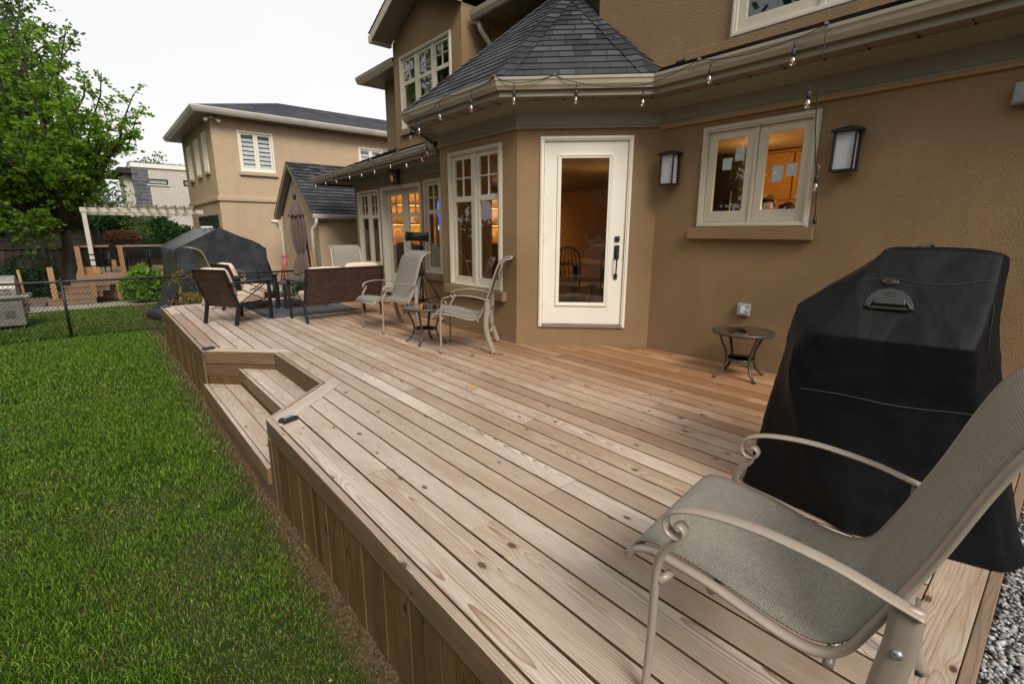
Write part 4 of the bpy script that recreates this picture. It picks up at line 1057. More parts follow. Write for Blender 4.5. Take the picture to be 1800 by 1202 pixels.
# skirting: overlapping vertical boards
mb=MB()
def vboards(ax,ay,bx,by,nx,ny,z1=-FH-.001,zb=G-.04):
    L=math.hypot(bx-ax,by-ay); dx,dy=(bx-ax)/L,(by-ay)/L; s=0.;k=0
    while s<L-.02:
        wd=min(.125,L-s); o=.008+(0 if k%2 else .006)+random.uniform(-.0015,.0015); e=.002
        a=s-(e if k%2 else 0); b=s+wd+(e if k%2 else 0)
        r=random.random()
        def q(ss,oo): return (ax+dx*ss-nx*oo,ay+dy*ss-ny*oo)
        P=[q(a,o),q(b,o),q(b,o+.018),q(a,o+.018)]
        mb.hexa([(u,v,zb) for u,v in P]+[(u,v,z1) for u,v in P],r,(0,0,1),(dx,dy,0))
        s+=wd-.004; k+=1
def skb():
    global mb
    mb.build('skirting_board',M['skirt'],deck); mb=MB()
vboards(XE,.02,XE,y2n-.03,-1,0); skb(); vboards(XE,y1n+.03,XE,YE,-1,0); skb()
vboards(XE+.02,y1n-.03,XI+.05,far_c(XI)-.05,-K,-K,-FH*2-.012); skb(); vboards(XI+.05,near_c(XI)+.05,XE+.02,y2n+.03,-K,K,-FH*2-.012); skb()
vboards(XE+.1,-.0,4.86,-.0,0,-1)
mb.build('skirting_board',M['skirt'],deck)
mb=MB()
fas([(XE+.02,y1n-.02+.02),(XI+.02,far_c(XI)-.0),(XI+.045,far_c(XI)+.03),(XE+.045,y1n+.03)],(K,-K,0),-FH*2-.01,-FH-.002)
fas([(XI+.012,near_c(XI)),(XI+.04,near_c(XI)),(XI+.04,far_c(XI)),(XI+.012,far_c(XI))],(0,1,0),-FH*2-.0,-FH-.002)
fas([(XE+.025,near_c(XE)-.03),(XE+.04,near_c(XE)-.05),(XI+.04,near_c(XI)-.0),(XI+.02,near_c(XI)+.01)],(K,K,0),-FH*2-.01,-FH-.002)
fas([(XE-.004,y2n-.075),(XE+.018,y2n-.075),(XE+.018,y2n-.002),(XE-.004,y2n-.002)],(0,1,0),G-.03,-FH-.001); fas([(XE-.004,y1n+.002),(XE+.018,y1n+.002),(XE+.018,y1n+.075),(XE-.004,y1n+.075)],(0,1,0),G-.03,-FH-.001)
mb.build('rim_joist',M['rawwood'] if False else M['fascia'],deck)
# steps
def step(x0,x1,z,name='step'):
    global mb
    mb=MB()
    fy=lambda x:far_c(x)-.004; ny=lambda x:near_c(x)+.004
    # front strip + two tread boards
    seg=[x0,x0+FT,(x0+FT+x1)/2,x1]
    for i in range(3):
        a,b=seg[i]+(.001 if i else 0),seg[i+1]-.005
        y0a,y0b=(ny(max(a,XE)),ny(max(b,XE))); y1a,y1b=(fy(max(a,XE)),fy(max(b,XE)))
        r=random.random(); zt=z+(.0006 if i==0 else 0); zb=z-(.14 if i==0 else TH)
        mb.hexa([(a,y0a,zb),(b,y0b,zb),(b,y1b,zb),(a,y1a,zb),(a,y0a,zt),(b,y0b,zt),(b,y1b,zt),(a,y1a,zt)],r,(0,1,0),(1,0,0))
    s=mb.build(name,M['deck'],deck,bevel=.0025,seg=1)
    mb=MB(); a=x0+.02; b=x0+.04
    mb.hexa([(a,ny(max(a,XE)),z-.33),(b,ny(max(b,XE)),z-.33),(b,fy(max(b,XE)),z-.33),(a,fy(max(a,XE)),z-.33),(a,ny(max(a,XE)),z-.141),(b,ny(max(b,XE)),z-.141),(b,fy(max(b,XE)),z-.141),(a,fy(max(a,XE)),z-.141)],.4,(0,1,0),(0,0,1))
    mb.build('riser',M['fascia'],s)
step(XE-.028,1.085,-.385); step(1.075,XI+.01,-.195)
# solar cap lights on the deck corners
def solar(x,y,rz,label):
    o=thing('solar_deck_light',label,'deck light',(x,y,.002),rz,'solar lights on the deck corners')
    mb=MB(); mb.box(-.06,.06,-.04,.04,0,.014); mb.hexa([(-.058,-.038,.0142),(.058,-.038,.0142),(.058,.038,.0142),(-.058,.038,.0142),(-.043,-.026,.032),(.043,-.026,.032),(.043,.026,.032),(-.043,.026,.032)])
    mb.build('housing',M['blackp'],o,world=False,bevel=.006)
    mb=MB(); mb.box(-.036,.036,-.02,.02,.0325,.0345); mb.build('solar_panel',M['panel'],o,world=False)
M['panel']=simple('solar_panel',(.30,.33,.36),.15,.3)
solar(.90,3.54,R_(20),'rectangular solar light on the deck corner nearest the camera below the steps'); solar(.862,6.42,R_(15),'rectangular solar light on the deck corner above the far side of the steps'); solar(.86,10.55,R_(0),'rectangular solar light on the farthest outer deck corner')
# rug
rug=thing('outdoor_rug','dark grey outdoor rug with a banded border under the loveseat and coffee table','rug',(2.66,9.2,0))
mb=MB(); mb.box(1.93,3.40,8.12,10.3,.001,.010); mb.build('mat',M['rug'],rug,bevel=.003)
mb=MB()
for k,wd in ((.10,.03),(.17,.012)):
    frame=(1.93+k,3.40-k,8.12+k,10.3-k)
    x0,x1,y0,y1=frame; z0,z1=.0102,.0125
    mb.box(x0,x0+wd,y0,y1,z0,z1); mb.box(x1-wd,x1,y0,y1,z0,z1); mb.box(x0+wd,x1-wd,y0,y0+wd,z0,z1); mb.box(x0+wd,x1-wd,y1-wd,y1,z0,z1)
mb.build('border_band',simple('rug_band',(.13,.13,.135),.95),rug)
# ------------------------------------------------------------------ sling chairs
def smooth_path(P,n=6):
    out=[]; P=[Vector(p) for p in P]
    for i in range(len(P)-1):
        p0=P[max(0,i-1)];p1=P[i];p2=P[i+1];p3=P[min(len(P)-1,i+2)]
        for k in range(n):
            t=k/n; out.append(.5*((2*p1)+(-p0+p2)*t+(2*p0-5*p1+4*p2-p3)*t*t+(-p0+3*p1-3*p2+p3)*t**3))
    out.append(P[-1]); return out
RAIL=[(.61,.405),(.59,.440),(.54,.457),(.46,.452),(.37,.438),(.28,.415),(.19,.395),(.125,.396),(.075,.432),(.035,.52),(-.003,.62),(-.045,.74),(-.088,.88),(-.125,.975),(-.165,1.02),(-.215,1.05),(-.265,1.06)]
def make_sling(label,group=None):
    c=thing('sling_chair',label,'chair',(0,0,0),0,group)
    rp=smooth_path([(0,f,z) for f,z in RAIL],5); hw=.265
    for sg in(-1,1):
        mb=MB(); mb.tube([(sg*(hw+.010),p.y,p.z-.012) for p in rp],.0155,8,flat=(.6,1.25)); mb.build('side_rail',M['frame'],c,world=False)
    n=len(rp)
    L=[0]
    for i in range(1,n): L.append(L[-1]+(rp[i]-rp[i-1]).length)
    mb=MB(); W=12; P=[];F=[];U=[]
    for i,p in enumerate(rp):
        for j in range(W+1):
            x=-hw+2*hw*j/W; q=1-(2*j/W-1)**2
            tn=(rp[min(n-1,i+1)]-rp[max(0,i-1)]).normalized(); nn=Vector((0,tn.z,-tn.y))
            sag=.012*q*(1 if .1<L[i]/L[-1]<.95 else .3)
            P.append((x,p.y+nn.y*sag*-1 if False else p.y+(-nn.y)*-sag,p.z+(-nn.z)*-sag+.006-.0))
    for i in range(n-1):
        for j in range(W):
            a=i*(W+1)+j; F.append((a,a+1,a+W+2,a+W+1)); u0=2*hw*j/W;u1=2*hw*(j+1)/W
            U.append([(u0,L[i]),(u1,L[i]),(u1,L[i+1]),(u0,L[i+1])])
    mb.add(P,F,U,0.,True); mb.build('sling_fabric',M['sling'],c,world=False,solid=.004,recalc=False)
    for pts_ in ([(-hw-.01,.615,.396),(hw+.01,.615,.396)],[(-hw-.01,-.27,1.055),(hw+.01,-.27,1.055)],[(-hw,.38,.42),(-hw+.02,.38,.385),(hw-.02,.38,.385),(hw,.38,.42)],[(-hw-.02,.10,.37),(hw+.02,.10,.37)],[(-hw-.02,-.045,.26),(hw+.02,-.045,.26)],[(-hw-.02,-.02,.44),(hw+.02,-.02,.44)]):
        mb=MB(); mb.tube(pts_,.0125,8); mb.build('cross_bar',M['frame'],c,world=False)
    for sg in(-1,1):
        x=sg*.315
        # front leg with the scroll under the arm
        mb=MB()
        leg=smooth_path([(x,.515,0),(x,.508,.20),(x,.508,.36),(x,.506,.43),(x,.490,.49),(x,.462,.53),(x,.457,.552)],5)
        mb.tube(leg,.0118,10,flat=(1.,1.25)); mb.tube([(x,.50,.39),(sg*.275,.48,.405)],.012,8)
        mb.build('leg',M['frame'],c,world=False)
        mb=MB()
        arm=smooth_path([(x,-.040,.600),(x,.02,.615),(x,.12,.640),(x,.26,.655),(x,.38,.648),(x,.455,.628),(x,.488,.600),(x,.490,.570),(x,.470,.550),(x,.445,.553),(x,.437,.572),(x,.450,.588),(x,.463,.582)],5)
        mb.tube(arm,.0125,10,flat=(1.65,.48),up=(0,0,1)); mb.build('armrest',M['frame'],c,world=False)
        mb=MB()
        leg=smooth_path([(x,-.012,.612),(x,-.012,.52),(x,.0,.40),(x,.002,.30),(x,-.022,.18),(x,-.085,0)],5)
        mb.tube(leg,.0155,8,flat=(.75,2.0),up=(0,1,0)); mb.build('leg',M['frame'],c,world=False)
        mb=MB(); mb.lathe([(0,-.008),(.009,-.006),(.011,0),(.009,.006),(0,.008)],(x+sg*.012,-.010,.505),10,axis='x'); mb.build('bolt',M['steel'],c,world=False)
        for f in(.515,-.085):
            mb=MB(); mb.lathe([(.0,0),(.015,.0),(.016,.012),(.012,.016)],(x,f,0),10); mb.build('foot_cap',M['blackp'],c,world=False)
    return c
def put(o,x,y,rz,z=0): o.location=(x,y,z); o.rotation_euler=(0,0,R_(rz))
ch=make_sling('taupe sling patio chair in the right foreground beside the covered barbecue','sling patio chairs')
put(ch,1.440,.165,7.5)
def csl(x,y,rz,label):
    c=copy_tree(ch); c['label']=label; put(c,x,y,rz); return c
csl(3.315,6.24,90,'taupe sling patio chair between the loveseat and the small round table')
csl(3.40,4.40,47,'taupe sling patio chair below the bay window right of the small round table')
csl(3.80,9.45,170,'taupe sling patio chair standing behind the loveseat with only its back showing')
csl(1.52,10.12,-84,'taupe sling patio chair at the far deck edge behind the wicker armchair')
# round side tables
def make_table(label):
    t_=thing('round_side_table',label,'table',(0,0,0),0,'small round side tables')
    mb=MB(); R0=.262
    ring=[(R0*math.cos(a),R0*math.sin(a),.430) for a in np.linspace(0,2*PI,41)]
    mb.lathe([(R0-.022,.418),(R0,.416),(R0+.008,.430),(R0,.444),(R0-.012,.446),(R0-.022,.442),(R0-.022,.418)],(0,0,0),40); mb.build('rim',M['bronze'],t_,world=False)
    mb=MB(); mb.lathe([(.0,.434),(R0-.02,.434),(R0-.02,.440),(0,.440)],(0,0,0),40,smooth=False); mb.build('glass_top',M['tableglass'],t_,world=False)
    for k in range(4):
        a=PI/4+k*PI/2; ca,sa=math.cos(a),math.sin(a)
        pr=smooth_path([(.225,0,.418),(.205,0,.36),(.165,0,.28),(.140,0,.20),(.150,0,.12),(.190,0,.05),(.235,0,.012)],5)
        mb=MB(); mb.tube([(p.x*ca,p.x*sa,p.z) for p in pr],.0115,8,flat=(1.25,.85),up=(0,0,1)); mb.lathe([(0,0),(.015,.003),(.019,.012),(.014,.022),(0,.026)],(.243*ca,.243*sa,0),10); mb.build('leg',M['bronze'],t_,world=False)
    mb=MB(); R1=.118
    mb.lathe([(R1,.168),(R1+.022,.168),(R1+.022,.184),(R1,.184),(R1,.168)],(0,0,0),30); mb.build('lower_ring',M['bronze'],t_,world=False)
    return t_
tb=make_table('small round glass topped table between the two sling chairs'); put(tb,2.975,5.13,-3)
t2=copy_tree(tb); t2['label']='small round glass topped table by the wall below the outlet box'; put(t2,4.50,1.96,12)
# ------------------------------------------------------------------ wicker lounge set
def cushion(mb,x0,x1,y0,y1,z0,z1,puff=.03,T=None,n=10):
    cx,cy,cz=(x0+x1)/2,(y0+y1)/2,(z0+z1)/2; hx,hy,hz=(x1-x0)/2,(y1-y0)/2,(z1-z0)/2
    P=[];F=[]
    N=n;Mm=16
    for i in range(N+1):
        v=-1+2*i/N
        for j in range(Mm):
            a=2*PI*j/Mm
            def sp(c): return math.copysign(abs(c)**.42,c)
            r=(1-abs(v)**3.2)**(1/3.2) if abs(v)<1 else .0
            r2=.86+.14*r
            x=hx*sp(math.cos(a))*r2 if abs(v)<1 else hx*.86*sp(math.cos(a)); y=hy*sp(math.sin(a))*r2 if abs(v)<1 else hy*.86*sp(math.sin(a))
            P.append((cx+x,cy+y,cz+v*hz))
    # puffed caps
    if True:
        nv=len(P)
    for i in range(N):
        for j in range(Mm): a=i*Mm+j; b=i*Mm+(j+1)%Mm; F.append((a,b,b+Mm,a+Mm))
    bot=len(P); P.append((cx,cy,cz-hz-puff)); top=len(P); P.append((cx,cy,cz+hz+puff))
    for j in range(Mm): F.append((bot,(j+1)%Mm,j)); F.append((top,N*Mm+j,N*Mm+(j+1)%Mm))
    if T: P=[T(*p) for p in P]
    mb.add(P,F,None,0.,True)
def make_lounge(kind,W,label,group,name):
    """local: faces +y, rear at y=-.33"""
    c=thing(name,label,kind,(0,0,0),0,group); h=W/2
    lean=lambda z:-.28-.17*(z-.28)/.5      # back panel leans
    mb=MB()
    zb,zt=.27,.79
    P=[(-h,lean(zb),zb),(h,lean(zb),zb),(h,lean(zb)+.03,zb),(-h,lean(zb)+.03,zb),(-h,lean(zt),zt),(h,lean(zt),zt),(h,lean(zt)+.03,zt),(-h,lean(zt)+.03,zt)]
    mb.hexa(P,0,(1,0,0),(0,-.17*1.,.985)); mb.build('backrest',M['wicker'],c,world=False,bevel=.006)
    mb=MB(); mb.bar((-h-.005,lean(zt)+.015,zt+.008),(h+.005,lean(zt)+.015,zt+.008),.045,.018); 
    for sg in(-1,1): mb.bar((sg*(h+.002),lean(zb)+.015,zb-.01),(sg*(h+.002),lean(zt)+.015,zt),.022,.045,(0,1,0))
    mb.build('back_frame',M['black'],c,world=False)
    mb=MB(); mb.box(-h+.02,h-.02,-.27,.30,.255,.285); mb.box(-h+.03,h-.03,.28,.301,.19,.254); mb.build('seat_base',M['wicker'],c,world=False)
    nC=1 if W<1 else 2
    for i in range(nC):
        w_=(2*h-.06)/nC; x0=-h+.03+w_*i
        mb=MB(); cushion(mb,x0+.004,x0+w_-.004,-.24,.33,.292,.42,.012); mb.build('seat_cushion',M['cushion'],c,world=False)
        mb=MB(); 
        ang=R_(-18)
        def T(x,y,z): 
            yy=y*math.cos(ang)-z*math.sin(ang)*-1; return (x,-.235-.0+ y*math.cos(.33)-(z)*math.sin(.33),.40+y*math.sin(.33)+z*math.cos(.33))
        zz=.43 if (i==0 or kind=='armchair') else .475
        cushion(mb,x0+.004,x0+w_-.004,-.06,.06,.0,zz,.02,T=T); mb.build('back_cushion',M['cushion'],c,world=False)
    for sg in(-1,1):
        x=sg*(h+.012)
        for (a,b) in (((x,.30,.0),(x,.315,.60)),((x,-.345,.0),(x,-.27,.30))):
            mb=MB(); mb.bar(a,b,.034,.045,(0,1,0)); mb.build('leg',M['black'],c,world=False)
        mb=MB(); mb.bar((x,-.42,.615),(x,.37,.605),.062,.020); mb.build('armrest',M['black'],c,world=False)
        mb=MB(); mb.bar((x,-.28,.29),(x,.30,.25),.022,.035); mb.bar((x,-.26,.30),(x,.30,.59),.012,.014,rnd=0); mb.bar((x+.004*sg,-.35,.58),(x+.004*sg,.30,.27),.012,.014)
        mb.build('side_brace',M['black'],c,world=False)
    return c
ac=make_lounge('armchair',.58,'brown wicker armchair with beige cushions turned away nearest the lawn edge','wicker armchairs','wicker_armchair'); put(ac,1.575,8.24,-59.3)
a2_=copy_tree(ac); a2_['label']='brown wicker armchair mostly hidden beyond the nearer wicker armchair'; put(a2_,1.98,9.32,-78)
sf=make_lounge('sofa',1.20,'brown wicker loveseat with beige cushions seen from behind on the deck',None,'wicker_loveseat'); put(sf,2.86,7.68,3)
mb=MB(); ct=thing('coffee_table','low black slatted coffee table on the rug left of the loveseat','table',(2.80,9.2,.01))
mb.box(-.38,.38,-.26,.26,.42,.445); mb.build('tabletop',M['black'],ct,world=False,bevel=.004)
mb=MB(); 
for k in range(7): mb.box(-.34,.34,-.23+k*.07,-.19+k*.07,.10,.115)
mb.build('lower_shelf',M['black'],ct,world=False)
for x in(-.35,.35):
    for y in(-.23,.23):
        mb=MB(); mb.box(x-.025,x+.025,y-.025,y+.025,0,.4195); mb.build('leg',M['black'],ct,world=False)
# ------------------------------------------------------------------ tripod heater
ht=thing('tripod_heater','black tube patio heater on a tripod beside the french doors','patio heater',(4.23,7.33,0),R_(0))
mb=MB(); mb.tube([(0,0,.14),(0,0,.75)],.018,10); mb.tube([(0,0,.75),(0,0,1.19)],.013,10); mb.lathe([(.026,.60),(.03,.62),(.03,.68),(.024,.70)],(0,0,0),12); mb.build('pole',M['black'],ht,world=False)
for k in range(3):
    a=R_(-50+120*k); ca,sa=math.cos(a),math.sin(a)
    mb=MB(); mb.tube([(.025*ca,.025*sa,.66),(.42*ca,.42*sa,.012)],.012,8); mb.tube([(.02*ca,.02*sa,.18),(.27*ca,.27*sa,.26)],.008,6); mb.build('leg',M['black'],ht,world=False)
mb=MB(); d=Vector((.80,-.60,-.03)).normalized()
cc=Vector((-.05,.03,1.25))
def cyl(mb,c,d,prof,n=20):
    x=d.orthogonal().normalized(); y=d.cross(x); P=[];m=len(prof)
    for r,s in prof:
        for k in range(n):
            a=2*PI*k/n; P.append(c+d*s+x*r*math.cos(a)+y*r*math.sin(a))
    mb.add(P,[(i*n+k,i*n+(k+1)%n,(i+1)*n+(k+1)%n,(i+1)*n+k) for i in range(m-1) for k in range(n)]+[tuple(range(n)),tuple((m-1)*n+k for k in range(n))],None,0.,True)
cyl(mb,cc,d,[(.068,-.19),(.078,-.185),(.078,-.15),(.07,-.148),(.07,.15),(.078,.152),(.078,.185),(.068,.19)]); mb.build('heater_tube',M['black'],ht,world=False)
mb=MB(); mb.box(-.03,.03,-.02,.05,1.02,1.10); mb.tube([(-.02,.04,1.04),(-.10,.05,1.0),(-.11,.05,.88),(-.05,.03,.80)],.008,6); mb.tube([(.02,.0,1.17),(.05,.02,.9),(.03,.03,.6),(.09,.05,.2),(.25,.08,.012)],.005,6); mb.build('control_box',M['black'],ht,world=False)
# ------------------------------------------------------------------ closed umbrella
um=thing('closed_umbrella','closed taupe offset umbrella tied below its middle at the far end of the deck','umbrella',(3.20,10.35,0))
def umr(u,v):
    a=2*PI*u
    prof=[(0,.50,.125),(.06,.54,.115),(.2,.72,.092),(.30,.86,.058),(.34,.90,.052),(.40,.98,.075),(.55,1.2,.100),(.75,1.5,.098),(.88,1.72,.07),(.92,1.79,.05),(1,1.84,.03)]
    for i in range(len(prof)-1):
        if prof[i][0]<=v<=prof[i+1][0]:
            t=(v-prof[i][0])/(prof[i+1][0]-prof[i][0]); z=prof[i][1]+(prof[i+1][1]-prof[i][1])*t; r=prof[i][2]+(prof[i+1][2]-prof[i][2])*t; break
    fold=1+.20*math.sin(8*a+v*2)+.07*math.sin(19*a+3*v)
    if v<.3: fold=1+(.30*math.sin(6*a)+.12*math.sin(13*a))*(1-v)
    if v<.02: z+=.05*math.sin(6*a+.5)
    r*=1.22; return (r*fold*math.cos(a)-.02*(v-.5),r*fold*math.sin(a),z)
mb=MB(); mb.grid(umr,90,50); mb.build('canopy',M['umb'],um,world=False,solid=.004)
mb=MB()
mb.grid(lambda u,v:((.035+.105*v**.8)*(1+.13*v*math.sin(8*2*PI*u))*math.cos(2*PI*u)-.02,(.035+.105*v**.8)*(1+.13*v*math.sin(8*2*PI*u))*math.sin(2*PI*u),1.93-.30*v+.02*v*math.cos(16*PI*u)),64,8); mb.build('vent_cap',M['umb'],um,world=False,solid=.003)
mb=MB(); mb.lathe([(.058,.885),(.066,.89),(.066,.915),(.058,.92)],(0,0,0),20); mb.build('tie_strap',M['umb'],um,world=False)
mb=MB(); mb.lathe([(.03,1.90),(.032,1.93),(.022,1.95),(.03,1.97),(.034,2.01),(.028,2.06),(.0,2.075)],(-.02,0,0),16); mb.build('finial',M['black'],um,world=False)
mb=MB(); mb.tube([(.02,.05,1.80),(.10,.06,1.62),(.16,.08,1.2),(.21,.10,.5),(.24,.11,.05)],.022,10); mb.box(-.05,.50,-.15,.38,0,.05); mb.build('pole',M['black'],um,world=False)
tag(um)
# small red clip on the deck
mb=MB(); mb.tube([(3.70,4.86,.012),(3.73,4.845,.014),(3.755,4.84,.012)],.012,8); o=mb.build('red_clip',M['red'],None); tag(o,'tiny red and white piece lying on the deck by the bay wall','clip')
mb=MB(); mb.prism([(2.35,3.3,.003),(2.40,3.29,.003),(2.42,3.33,.006),(2.37,3.34,.004)],(0,0,.001)); o=mb.build('fallen_leaf',simple('yellow_leaf',(.55,.32,.08),.7),None); tag(o,'tiny yellow leaf lying flat on the deck boards','leaf')
# ------------------------------------------------------------------ covered barbecue
def cloth(name,col,rough=.5,bsc=7.,bs=.5,bd=.05,weave=900.,spec=.4,zs=.55):
    t=NT(name); v=t.geo(); n=t.noise(t.mapv(v,(1,1,zs)),bsc,3.,.5,.6); f=t.noise(v,3.,4.,.6); w_=t.noise(v,weave,2.)
    c=t.mix(t.ramp(f,[(.35,0.),(.75,1.)]),tuple(x*.8 for x in col),tuple(x*1.5 for x in col))
    b=t.bump(n,bs,bd); b=t.bump(w_,.15,.001,b)
    t.pbr(c,t.math('MULTIPLY_ADD',f,.2,rough-.1),0.,b,spec); return t.m
M['vinyl']=cloth('black_vinyl_cover',(.0042,.0045,.0055),.56,5.,.30,.05,spec=.15,zs=.25)
M['tarp']=cloth('dark_grey_tarp',(.036,.039,.044),.36,1.8,.45,.10,300.)
eu=Vector((.492,-.8706,0)); en=Vector((.8706,.492,0)); BO=Vector((2.335,.70,0))
bq=thing('covered_barbecue','barbecue under a fitted black vinyl cover with a vent flap beside the sling chair','barbecue',(2.75,.55,0))
def bp(u,n,z): p=BO+eu*u+en*n; return (p.x,p.y,z)
rings=[
 [(.20,-.02,.01),(.74,-.12,.01),(.86,-.03,.01),(.97,.40,.01),(.66,.75,.01),(.12,.73,.01),(-.19,.32,.01),(.15,.05,.01)],
 [(.10,.06,.30),(.68,-.05,.30),(.78,.02,.30),(.94,.41,.30),(.63,.74,.30),(.10,.71,.30),(-.135,.335,.30),(.04,.08,.30)],
 [(.01,.09,.60),(.60,-.03,.60),(.71,.05,.60),(.91,.42,.60),(.60,.72,.60),(.08,.70,.60),(-.085,.34,.60),(-.055,.12,.60)],
 [(.025,.082,.70),(.565,-.04,.70),(.66,.07,.70),(.89,.43,.72),(.60,.71,.72),(.08,.69,.72),(-.065,.345,.72),(-.075,.115,.70)],
 [(.015,.080,.84),(.54,-.05,.84),(.63,.09,.84),(.88,.44,.88),(.62,.69,.88),(.09,.67,.90),(-.04,.355,.92),(-.055,.14,.84)],
 [(.02,.082,.892),(.53,-.048,.885),(.61,.10,.90),(.87,.44,.96),(.62,.68,.96),(.10,.66,.97),(-.022,.36,.985),(.0,.19,.93)],
 [(.10,.14,1.01),(.575,.02,.995),(.635,.13,1.0),(.855,.44,1.04),(.62,.65,1.05),(.15,.62,1.06),(.07,.36,1.05),(.08,.22,1.03)],
 [(.20,.22,1.16),(.625,.11,1.145),(.665,.18,1.14),(.83,.43,1.13),(.63,.60,1.15),(.26,.58,1.17),(.21,.38,1.165),(.20,.28,1.165)],
 [(.275,.285,1.262),(.655,.185,1.25),(.695,.225,1.24),(.79,.40,1.205),(.65,.51,1.22),(.42,.52,1.25),(.35,.42,1.262),(.29,.33,1.265)],
 [(.34,.33,1.278),(.63,.25,1.27),(.65,.28,1.265),(.70,.37,1.25),(.62,.44,1.25),(.47,.45,1.268),(.41,.40,1.275),(.36,.36,1.278)]]
mb=MB(); pts=[bp(*q) for r in rings for q in r]; F=[]
for i in range(len(rings)-1):
    for j in range(8): F.append((i*8+j,i*8+(j+1)%8,(i+1)*8+(j+1)%8,(i+1)*8+j))
top=(len(rings)-1)*8
F+=[(top,top+1,top+2,top+3),(top,top+3,top+4,top+7),(top+4,top+5,top+6,top+7)]
mb.add(pts,F,None,0.,True); cov=mb.build('cover',M['vinyl'],bq)
me=cov.data; cr=me.attributes.new('crease_edge','FLOAT','EDGE')
cv=[0.]*len(me.edges)
for e in me.edges:
    a,b=e.vertices; ra,rb=a//8,b//8; ja,jb=a%8,b%8
    if ra==rb==5 and {ja,jb} in ({0,1},{1,2}): cv[e.index]=.9
    elif ra==rb and ra==5: cv[e.index]=.35
    elif ja==jb and ja in(0,) and min(ra,rb)>=4: cv[e.index]=.55
    elif ja==jb and ja==1: cv[e.index]=.8
    elif ja==jb and ja==7 and max(ra,rb)<=4: cv[e.index]=.7
    elif ja==jb and ja==6: cv[e.index]=.8 if max(ra,rb)<=5 else .5
    elif ja==jb and ja==0 and min(ra,rb)<4: cv[e.index]=.35
    elif ra==rb==8: cv[e.index]=.5
    elif ra==rb==0: cv[e.index]=1.
cr.data.foreach_set('value',cv)
vc=me.attributes.new('crease_vert','FLOAT','POINT'); vv=[0.]*len(me.vertices)
for i in range(8): vv[i]=.9
for i,w_ in ((40,.85),(41,.85),(46,.85),(38,.5),(31,.5),(64,.6),(65,.6),(42,.4)): vv[i]=w_
vc.data.foreach_set('value',vv)
m=cov.modifiers.new('u','SUBSURF'); m.levels=4; m.render_levels=4
def clouds(nm,s,d=2):
    tx=bpy.data.textures.new(nm,'CLOUDS'); tx.noise_scale=s; tx.noise_depth=d; return tx
m=cov.modifiers.new('d','DISPLACE'); m.texture=clouds('folds',.20); m.strength=.024; m.mid_level=.5
m=cov.modifiers.new('d2','DISPLACE'); m.texture=clouds('small_folds',.06); m.strength=.004; m.mid_level=.5
bpy.context.view_layer.update()
from mathutils.bvhtree import BVHTree
dg=bpy.context.evaluated_depsgraph_get()
bv=BVHTree.FromObject(cov,dg)
ob_=cov.matrix_world
def hit(p,d):
    r=bv.ray_cast(ob_.inverted()@Vector(p),Vector(d)); 
    return (ob_@r[0],r[1]) if r[0] is not None else (None,None)
def seam(mb,pts,d,rad=.0022,off=.001):
    out=[]
    for p in pts:
        h,nn=hit(p,d)
        if h is not None: out.append(h+nn*off)
    if len(out)>3: mb.tube(out,rad,5)
mb=MB()
nd=en
seam(mb,[Vector(bp(-.02+.70*t,-1.,.625-.012*t+.006*math.sin(9*t))) for t in np.linspace(0,1,40)],nd)
mb.build('lower_seam',M['seam'] if 'seam' in M else simple('seam_thread',(.035,.035,.036),.6),bq)
mb=MB()
seam(mb,[Vector(bp(.16+.50*t,.205-.105*t+.008*math.sin(8*t),2.2)) for t in np.linspace(0,1,40)],(0,0,-1))
mb.build('lid_seam',M['blackp'],bq)
# vent flap with a plastic grip and a d-ring
c,nv=hit(bp(.275,.125,2.),(0,0,-1))
ax=(eu*.96-en*.26); ax=(ax-nv*ax.dot(nv)).normalized(); up=nv.cross(ax).normalized()
if up.z<0: up=-up
def lp(a,b,h): return c+ax*a*.64+up*b*.64+nv*h
mb=MB()
out=[(-.135,-.060),(.135,-.060),(.130,-.01),(.108,.045),(.065,.088),(0,.105),(-.065,.088),(-.108,.045),(-.130,-.01)]
mb.prism([lp(a,b,-.012) for a,b in out],nv*.022); mb.build('vent_flap',simple('vent_flap_plastic',(.013,.013,.013),.6),bq,bevel=.005)
mb=MB(); prof=[]
for k in range(13):
    a=PI*k/12; prof.append((math.cos(a),math.sin(a)))
for i in range(12):
    (x0,y0),(x1_,y1_)=prof[i],prof[i+1]
P1=[lp(-.115,-.060,.012),lp(-.110,-.045,.014),lp(-.080,-.002,.022),lp(.080,-.002,.022),lp(.110,-.045,.014),lp(.115,-.060,.012)]
mb.tube(P1,.007,8); 
mb.prism([lp(-.085,-.042,.012),lp(.085,-.042,.012),lp(.080,-.004,.020),lp(-.080,-.004,.020)],nv*.014)
mb.build('grip',simple('glossy_grip',(.025,.026,.03),.3),bq,bevel=.003)
mb=MB(); mb.prism([lp(-.112,-.068,.0105),lp(.112,-.068,.0105),lp(.105,-.044,.0108),lp(-.105,-.044,.0108)],nv*.002); mb.build('vent_opening',M['hole'],bq)
mb=MB()
em=[lp(.042*math.cos(a),.055+.016*math.sin(a),.0105) for a in np.linspace(0,2*PI,20)]; mb.tube(em,.0012,4); mb.tube([lp(-.028,.054,.0105),lp(0,.063,.011),lp(.028,.054,.0105)],.0013,4); mb.tube([lp(-.022,.047,.0105),lp(.022,.047,.0105)],.0012,4)
mb.build('emblem',simple('raised_emblem',(.03,.03,.032),.35),bq)
c2,n2_=hit(bp(.285,.175,2.),(0,0,-1))
mb=MB(); mb.tube([c2+ax*.027*math.cos(a)+up*(.011*math.sin(a))+n2_*.010 for a in np.linspace(0,2*PI,20)],.0028,6); mb.tube([c2-ax*.027+n2_*.010,c2+ax*.027+n2_*.010],.003,6); mb.build('ring',simple('brass_ring',(.12,.08,.05),.4,.6),bq)
